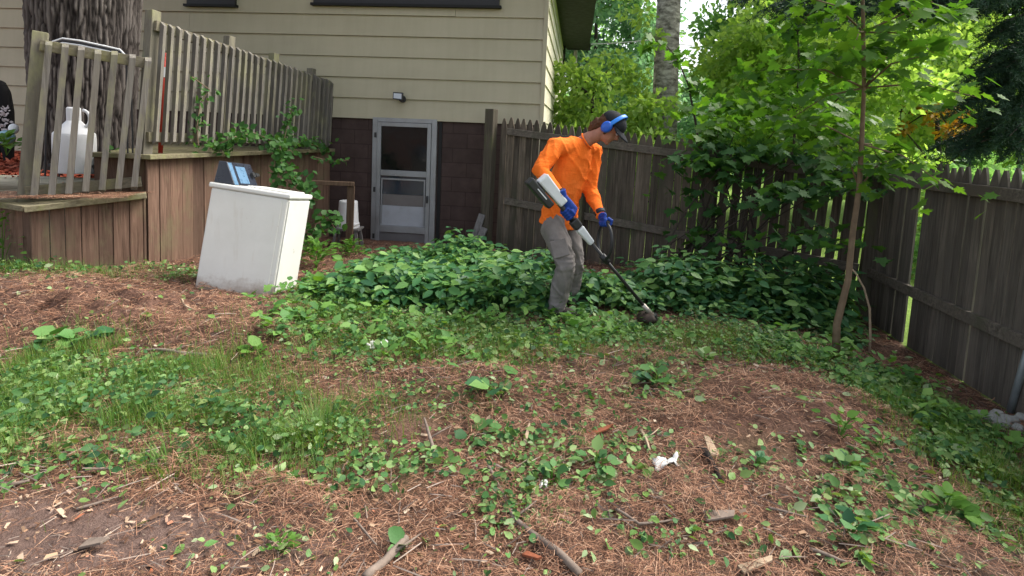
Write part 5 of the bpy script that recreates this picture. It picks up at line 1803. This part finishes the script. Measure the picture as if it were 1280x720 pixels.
    for sh, el, wr, k in ((shR, elR, wrR, 1), (shL, elL, wrL, -1)):
        mid = sh.lerp(el, .5)
        mb.tube([upch.lerp(sh, .35) - tv * .01, sh - tv * .005, mid, el, el.lerp(wr, .3), el.lerp(wr, .75), wr], [.085, .080, .070, .062, .058, .046, .042], 16)
        mb.ball(sh - tv * .015, .076, 14)
    nmat = Matrix.Rotation(.5, 3, 'X')
    def fold(q, f, seed):
        return 1 - min(1.0, abs(mnoise.noise(Vector((q.x * f + seed, q.y * f, q.z * f * .32)))) * 3.2)
    def wrinkle(co, n):
        # long thin folds running down from the shoulder, finer ones bunching at elbows and hem
        q = Vector((co.x + .45 * (co.z - pel.z), co.y + .2 * co.z, co.z))
        a = fold(q, 9.0, 3.0) ** 2
        b_ = fold(Vector((q.x - 1.3 * q.z, q.y, q.z * 2.0)), 10.0, 11.0) ** 2
        d_ = min((co - elR).length, (co - elL).length)
        k = max(0.0, 1 - d_ / .17)
        c_ = fold(Vector((co.z * 1.3, co.y, co.x)), 17, 5.0) ** 2 * k
        hm = max(0.0, 1 - abs((co - pel).dot(tv)) / .14)
        e_ = fold(Vector((co.z * 1.5, co.y * .6, co.x * .6)), 12, 8.0) ** 2 * hm
        kh = max(0.0, min(1.0, ((co - pel).dot(tv) + .06) / .07))
        return co + n * kh * (.009 * a + .003 * b_ + .008 * c_ + .006 * e_ - .005)
    sh_ = remesh('shirt', mb, M['orange'], t, .0075, 5, wrinkle)
    # collar ring
    nd = (neck.lerp(hc, .35) - upch).normalized()
    cpt = upch + nd * .085
    mb = MB(); s_, u_ = frame_of(nd, front)
    ring = [cpt + s_ * .068 * math.cos(a) + u_ * .064 * math.sin(a) + front * (-.0) for a in np.linspace(0, 2 * math.pi, 25)]
    mb.tube(ring, .0065, 8); mb.build('collar', M['orange'], t, smooth=True)

    # ---- trousers
    mb = MB()
    mb.tube([pel + tv * .05, pel, pel - Vector((0, 0, .07))], [(.158, .115), (.165, .122), (.15, .12)], 22, ref=front)
    for hp, kn, an in ((hipR, kneeR, ankR), (hipL, kneeL, ankL)):
        kn2 = kn
        mb.tube([pel.lerp(hp, .55) + Vector((0, 0, .03)), hp - Vector((0, 0, .05)), hp.lerp(kn, .5), kn, kn.lerp(an, .45), an + Vector((0, 0, .03)), an - Vector((0, 0, .045))],
                [.112, .114, .100, .084, .083, .078, .080], 18)
    def wr2(co, n):
        q = co * 9.0
        f1 = fold(Vector((co.x + .5 * co.z, co.y, co.z)), 10, 21.0) ** 2
        kk = max(0.0, 1 - min((co - kneeR).length, (co - kneeL).length) / .20)
        ka = max(0.0, 1 - min((co - ankR).length, (co - ankL).length) / .22)
        f2 = fold(Vector((co.z * 1.6, co.y * .7, co.x * .7)), 15, 2.0) ** 2 * max(kk, ka)
        return co + n * (.012 * f1 + .014 * f2 + .005 * mnoise.noise(co * 9) - .007)
    remesh('trousers', mb, M['khaki'], t, .010, 3, wr2)
    # cargo pocket flap on the near thigh
    c = hipR.lerp(kneeR, .55) + Vector((-.01, -.098, 0)); ax = (kneeR - hipR).normalized()
    mb = MB(); mb.beam(c - ax * .07, c + ax * .07, .012, .13, ref=(1, 0, .2)); mb.build('pocket', M['khaki'], t, bevel=.006)
    # ---- boots
    for an, yaw in ((ankR, -.35), (ankL, -.5)):
        f = Vector((math.cos(yaw), math.sin(yaw), 0)); g = Vector((an.x, an.y, GZ(an.x, an.y)))
        mb = MB()
        mb.tube([g + Vector((0, 0, .02)), g + Vector((0, 0, .10)), an + Vector((0, 0, .08))], [.052, .05, .052], 14)
        mb.tube([g - f * .07 + Vector((0, 0, .045)), g + Vector((0, 0, .05)) + f * .02, g + f * .12 + Vector((0, 0, .045)), g + f * .19 + Vector((0, 0, .035))], [(.040, .043), (.048, .05), (.05, .042), (.035, .03)], 14, ref=(0, 0, 1))
        remesh('boot', mb, M['boot'], t, .010, 2)
    # ---- cap
    mb = MB()
    n = 26; rings = []
    vs = []; fs = []
    for i in range(9):
        th = i / 8 * 1.45
        for k in range(n):
            a = 2 * math.pi * k / n
            x_ = .093 * math.cos(a) * math.cos(th); y_ = -.008 + .112 * math.sin(a) * math.cos(th); z_ = .040 + .095 * math.sin(th) ** .85
            vs.append(Hd(x_, y_, z_))
    for i in range(8):
        for k in range(n): fs.append((i * n + k, i * n + (k + 1) % n, (i + 1) * n + (k + 1) % n, (i + 1) * n + k))
    fs.append(tuple(range(8 * n, 9 * n)))
    mb.add(vs, fs)
    cap = mb.build('cap', M['cap'], t, smooth=True)
    so = cap.modifiers.new('s', 'SOLIDIFY'); so.thickness = .004
    mb = MB(); vs = []; fs = []
    m = 12
    for j in range(5):
        r_ = j / 4
        for i in range(m):
            a = math.pi * (.10 + .80 * i / (m - 1))
            x_ = (.092 + .004 * r_) * math.cos(a); y_ = .100 * math.sin(a) + .085 * r_ * (math.sin(a) ** .5)
            vs.append(Hd(x_, y_ - .006, .046 - .03 * r_ * math.sin(a) - .018 * (math.cos(a) ** 2) * r_))
    for j in range(4):
        for i in range(m - 1): fs.append((j * m + i, j * m + i + 1, (j + 1) * m + i + 1, (j + 1) * m + i))
    mb.add(vs, fs); br = mb.build('brim', M['cap'], cap, smooth=True)
    so = br.modifiers.new('s', 'SOLIDIFY'); so.thickness = .005
    # ---- ear muffs: two cups and a headband over the cap
    em = thing('ear_muffs', 'bright blue ear muffs worn over the dark cap', 'ear muffs', hc)
    for sx in (-1, 1):
        mb = MB(); mb.tube([Hd(.078 * sx, -.005, .0), Hd(.088 * sx, -.005, .0), Hd(.110 * sx, -.005, .0), Hd(.118 * sx, -.005, .0)], [(.036, .044), (.042, .05), (.040, .048), (.026, .034)], 20, ref=hu)
        mb.build('ear_cup', M['blue'], em, smooth=True)
    mb = MB()
    arc = [Hd(.112 * math.cos(a), .0 + .02 * math.sin(a), .008 + .146 * math.sin(a)) for a in np.linspace(0, math.pi, 22)]
    mb.tube(arc, [(.004, .017)] * 22, 10, ref=hf); mb.build('headband', M['blue_band'], em, smooth=True)

    # ---- trimmer: battery end upper left, cutting head lower right
    A = J(684, 237, 4.30); B = J(812, 391, 4.52)
    ax = (B - A).normalized()
    up = Vector((0, 0, 1)); up = (up - ax * up.dot(ax)).normalized(); sd = ax.cross(up)
    T0 = lambda f: A.lerp(B, f)
    tm = thing('string_trimmer', 'battery string trimmer with white housing and black shaft held by the person', 'string trimmer', B)
    L = (B - A).length
    def bx(f0, f1, w0, w1, h0, h1, mat, name, off=0.0, bev=.012, par=tm):
        p, q = T0(f0) + up * off, T0(f1) + up * off
        vs = [p - sd * w0 - up * h0, p + sd * w0 - up * h0, p + sd * w0 + up * h0, p - sd * w0 + up * h0, q - sd * w1 - up * h1, q + sd * w1 - up * h1, q + sd * w1 + up * h1, q - sd * w1 + up * h1]
        return MB().hexa(vs).build(name, mat, par, bevel=bev)
    hs_ = bx(-.075, .125, .048, .042, .048, .036, M['tool_white'], 'motor_housing', .025)
    bt = bx(-.115, .085, .046, .046, .034, .030, M['tool_black'], 'battery', -.062)
    bx(-.05, .03, .049, .049, .004, .004, M['tool_white'], 'battery_stripe', -.058, .001, bt)
    MB().tube([T0(.11) + up * .01, T0(.17), T0(.24)], [.026, .021, .026], 12).build('rear_grip', M['tool_black'], tm, smooth=True)
    bx(.235, .295, .030, .030, .036, .036, M['tool_black'], 'trigger_block')
    bx(.296, .42, .030, .024, .034, .024, M['tool_white'], 'coupler')
    MB().tube([T0(.40), T0(.965)], .0135, 12).build('shaft', M['shaft'], tm, smooth=True)
    # loop handle
    c = T0(.545)
    gripc = wrL + (wrL - elL).normalized() * .075
    top = gripc - c; tl = top.length; tu = top.normalized(); tr_ = tu.cross(ax).normalized()
    pts = [c + tr_ * .10 * math.sin(a) + tu * (tl * .5 * (1 - math.cos(a))) for a in np.linspace(0, 2 * math.pi, 27)]
    MB().tube(pts, .013, 10).build('loop_handle', M['tool_black'], tm, smooth=True)
    MB().tube([c - ax * .04, c + ax * .04], .026, 12).build('handle_clamp', M['tool_black'], tm, smooth=True)
    # head and guard
    gd = Vector((0, 0, -1)); hn = (ax * .35 + gd).normalized()
    he = B
    MB().tube([T0(.93), he + ax * .04], [.018, .024], 12).build('gear_case', M['metal'], tm, smooth=True)
    MB().tube([he + ax * .02 + hn * .0, he + ax * .02 + hn * .045, he + ax * .02 + hn * .07], [.048, .05, .032], 18).build('cutting_head', M['tool_black'], tm)
    mb = MB(); vs = []; fs = []
    s1, s2 = frame_of(hn, -ax)
    m = 13
    for j, (rr_, dz) in enumerate(((.03, -.02), (.07, -.008), (.11, .008), (.115, .035))):
        for i in range(m):
            a = -1.5 + 3.0 * i / (m - 1)
            vs.append(he + ax * .01 + s2 * (rr_ * math.cos(a)) + s1 * (rr_ * math.sin(a)) + hn * dz)
    for j in range(3):
        for i in range(m - 1): fs.append((j * m + i, j * m + i + 1, (j + 1) * m + i + 1, (j + 1) * m + i))
    mb.add(vs, fs); gu = mb.build('guard', M['guard'], tm, smooth=True)
    so = gu.modifiers.new('s', 'SOLIDIFY'); so.thickness = .006
    MB().tube([he + hn * .05 + ax * .04, he + hn * .055 + ax * .11 + s1 * .03], .0015, 5).build('cutting_line', M['dial'], tm)

    # ---- gloved hands closed round the grips
    def hand(wr, el, c, axis, r0, name, flip):
        a = axis.normalized()
        e1 = wr - c; e1 = (e1 - a * e1.dot(a)).normalized()
        e2 = a.cross(e1) * flip
        mb = MB()
        pb = c + e1 * (r0 + .022)
        mb.tube([wr - (c - wr).normalized() * .055, wr, wr.lerp(pb, .6), pb + e2 * .012, c + e1 * (r0 + .010) + e2 * (r0 + .018)],
                [(.040, .036), (.036, .032), (.044, .024), (.048, .020), (.044, .014)], 14, ref=e2)
        for k, ln in enumerate((.92, 1.0, .96, .80)):
            o = a * ((k - 1.5) * .0225)
            ang = [.35, .9, 1.6, 2.3, 3.0, 3.0 + .6 * ln]
            rr_ = r0 + .010
            pts = [c + o + (e1 * math.cos(q) + e2 * math.sin(q)) * (rr_ + (.008 if i == 0 else 0)) for i, q in enumerate(ang)]
            mb.tube(pts, [.0115, .0115, .0108, .0104, .0098, .008], 9)
        o = a * (-.052)
        pts = [pb + o * .45 - e2 * .01, c + o + e1 * r0 * 1.3 - e2 * (r0 + .016), c + o * .9 - e1 * .008 - e2 * (r0 + .012), c + o * .7 - e1 * (r0 + .008) - e2 * .006]
        mb.tube(pts, [.017, .014, .012, .009], 9)
        g_ = remesh(name, mb, M['glove'], t, .0045, 1)
        mb = MB(); d = (wr - el).normalized()
        mb.tube([wr - d * .05, wr - d * .012], [.047, .044], 16); mb.build('cuff', M['glove_dark'], g_, smooth=True)
    hand(wrR, elR, T0(.185) + up * .0, ax, .022, 'glove', 1)
    # grip of loop: tangent of the loop at its top
    hand(wrL, elL, c + tu * tl, tr_, .014, 'glove', -1)


person()

# ------------------------------------------------------------------ light
w = bpy.data.worlds.new('World'); SC.world = w; w.use_nodes = True
nt = w.node_tree; nt.nodes.clear()
out = nt.nodes.new('ShaderNodeOutputWorld'); bg = nt.nodes.new('ShaderNodeBackground')
sky = nt.nodes.new('ShaderNodeTexSky'); sky.sky_type = 'NISHITA'; sky.sun_disc = False
sun_dir = Vector((.85, .30, 1.0)).normalized()          # towards the sun: right, beyond the fence, high
el = math.asin(sun_dir.z); az = math.atan2(sun_dir.x, sun_dir.y)
sky.sun_elevation = el; sky.sun_rotation = az
sky.air_density = 1.0; sky.dust_density = 4.0; sky.ozone_density = .6; sky.altitude = 100
hsv = nt.nodes.new('ShaderNodeHueSaturation'); hsv.inputs['Saturation'].default_value = .42
nt.links.new(sky.outputs[0], hsv.inputs['Color']); nt.links.new(hsv.outputs[0], bg.inputs['Color'])
bg.inputs['Strength'].default_value = .15
nt.links.new(bg.outputs[0], out.inputs['Surface'])
sl = bpy.data.lights.new('sun', 'SUN'); sl.energy = 3.4; sl.angle = R(42); sl.color = (1, .95, .86)
so = bpy.data.objects.new('sun', sl); COL.objects.link(so)
so.rotation_euler = (-sun_dir).to_track_quat('-Z', 'Y').to_euler()
so.location = (3, 3, 8)

vs_ = SC.view_settings
vs_.view_transform = 'Standard'; vs_.look = 'None'; vs_.gamma = 1.0; vs_.exposure = 1.25; vs_.use_curve_mapping = False
SC.render.engine = 'CYCLES'
cy = SC.cycles
cy.max_bounces = 8; cy.diffuse_bounces = 4; cy.glossy_bounces = 2; cy.transmission_bounces = 4; cy.transparent_max_bounces = 4
cy.use_denoising = True
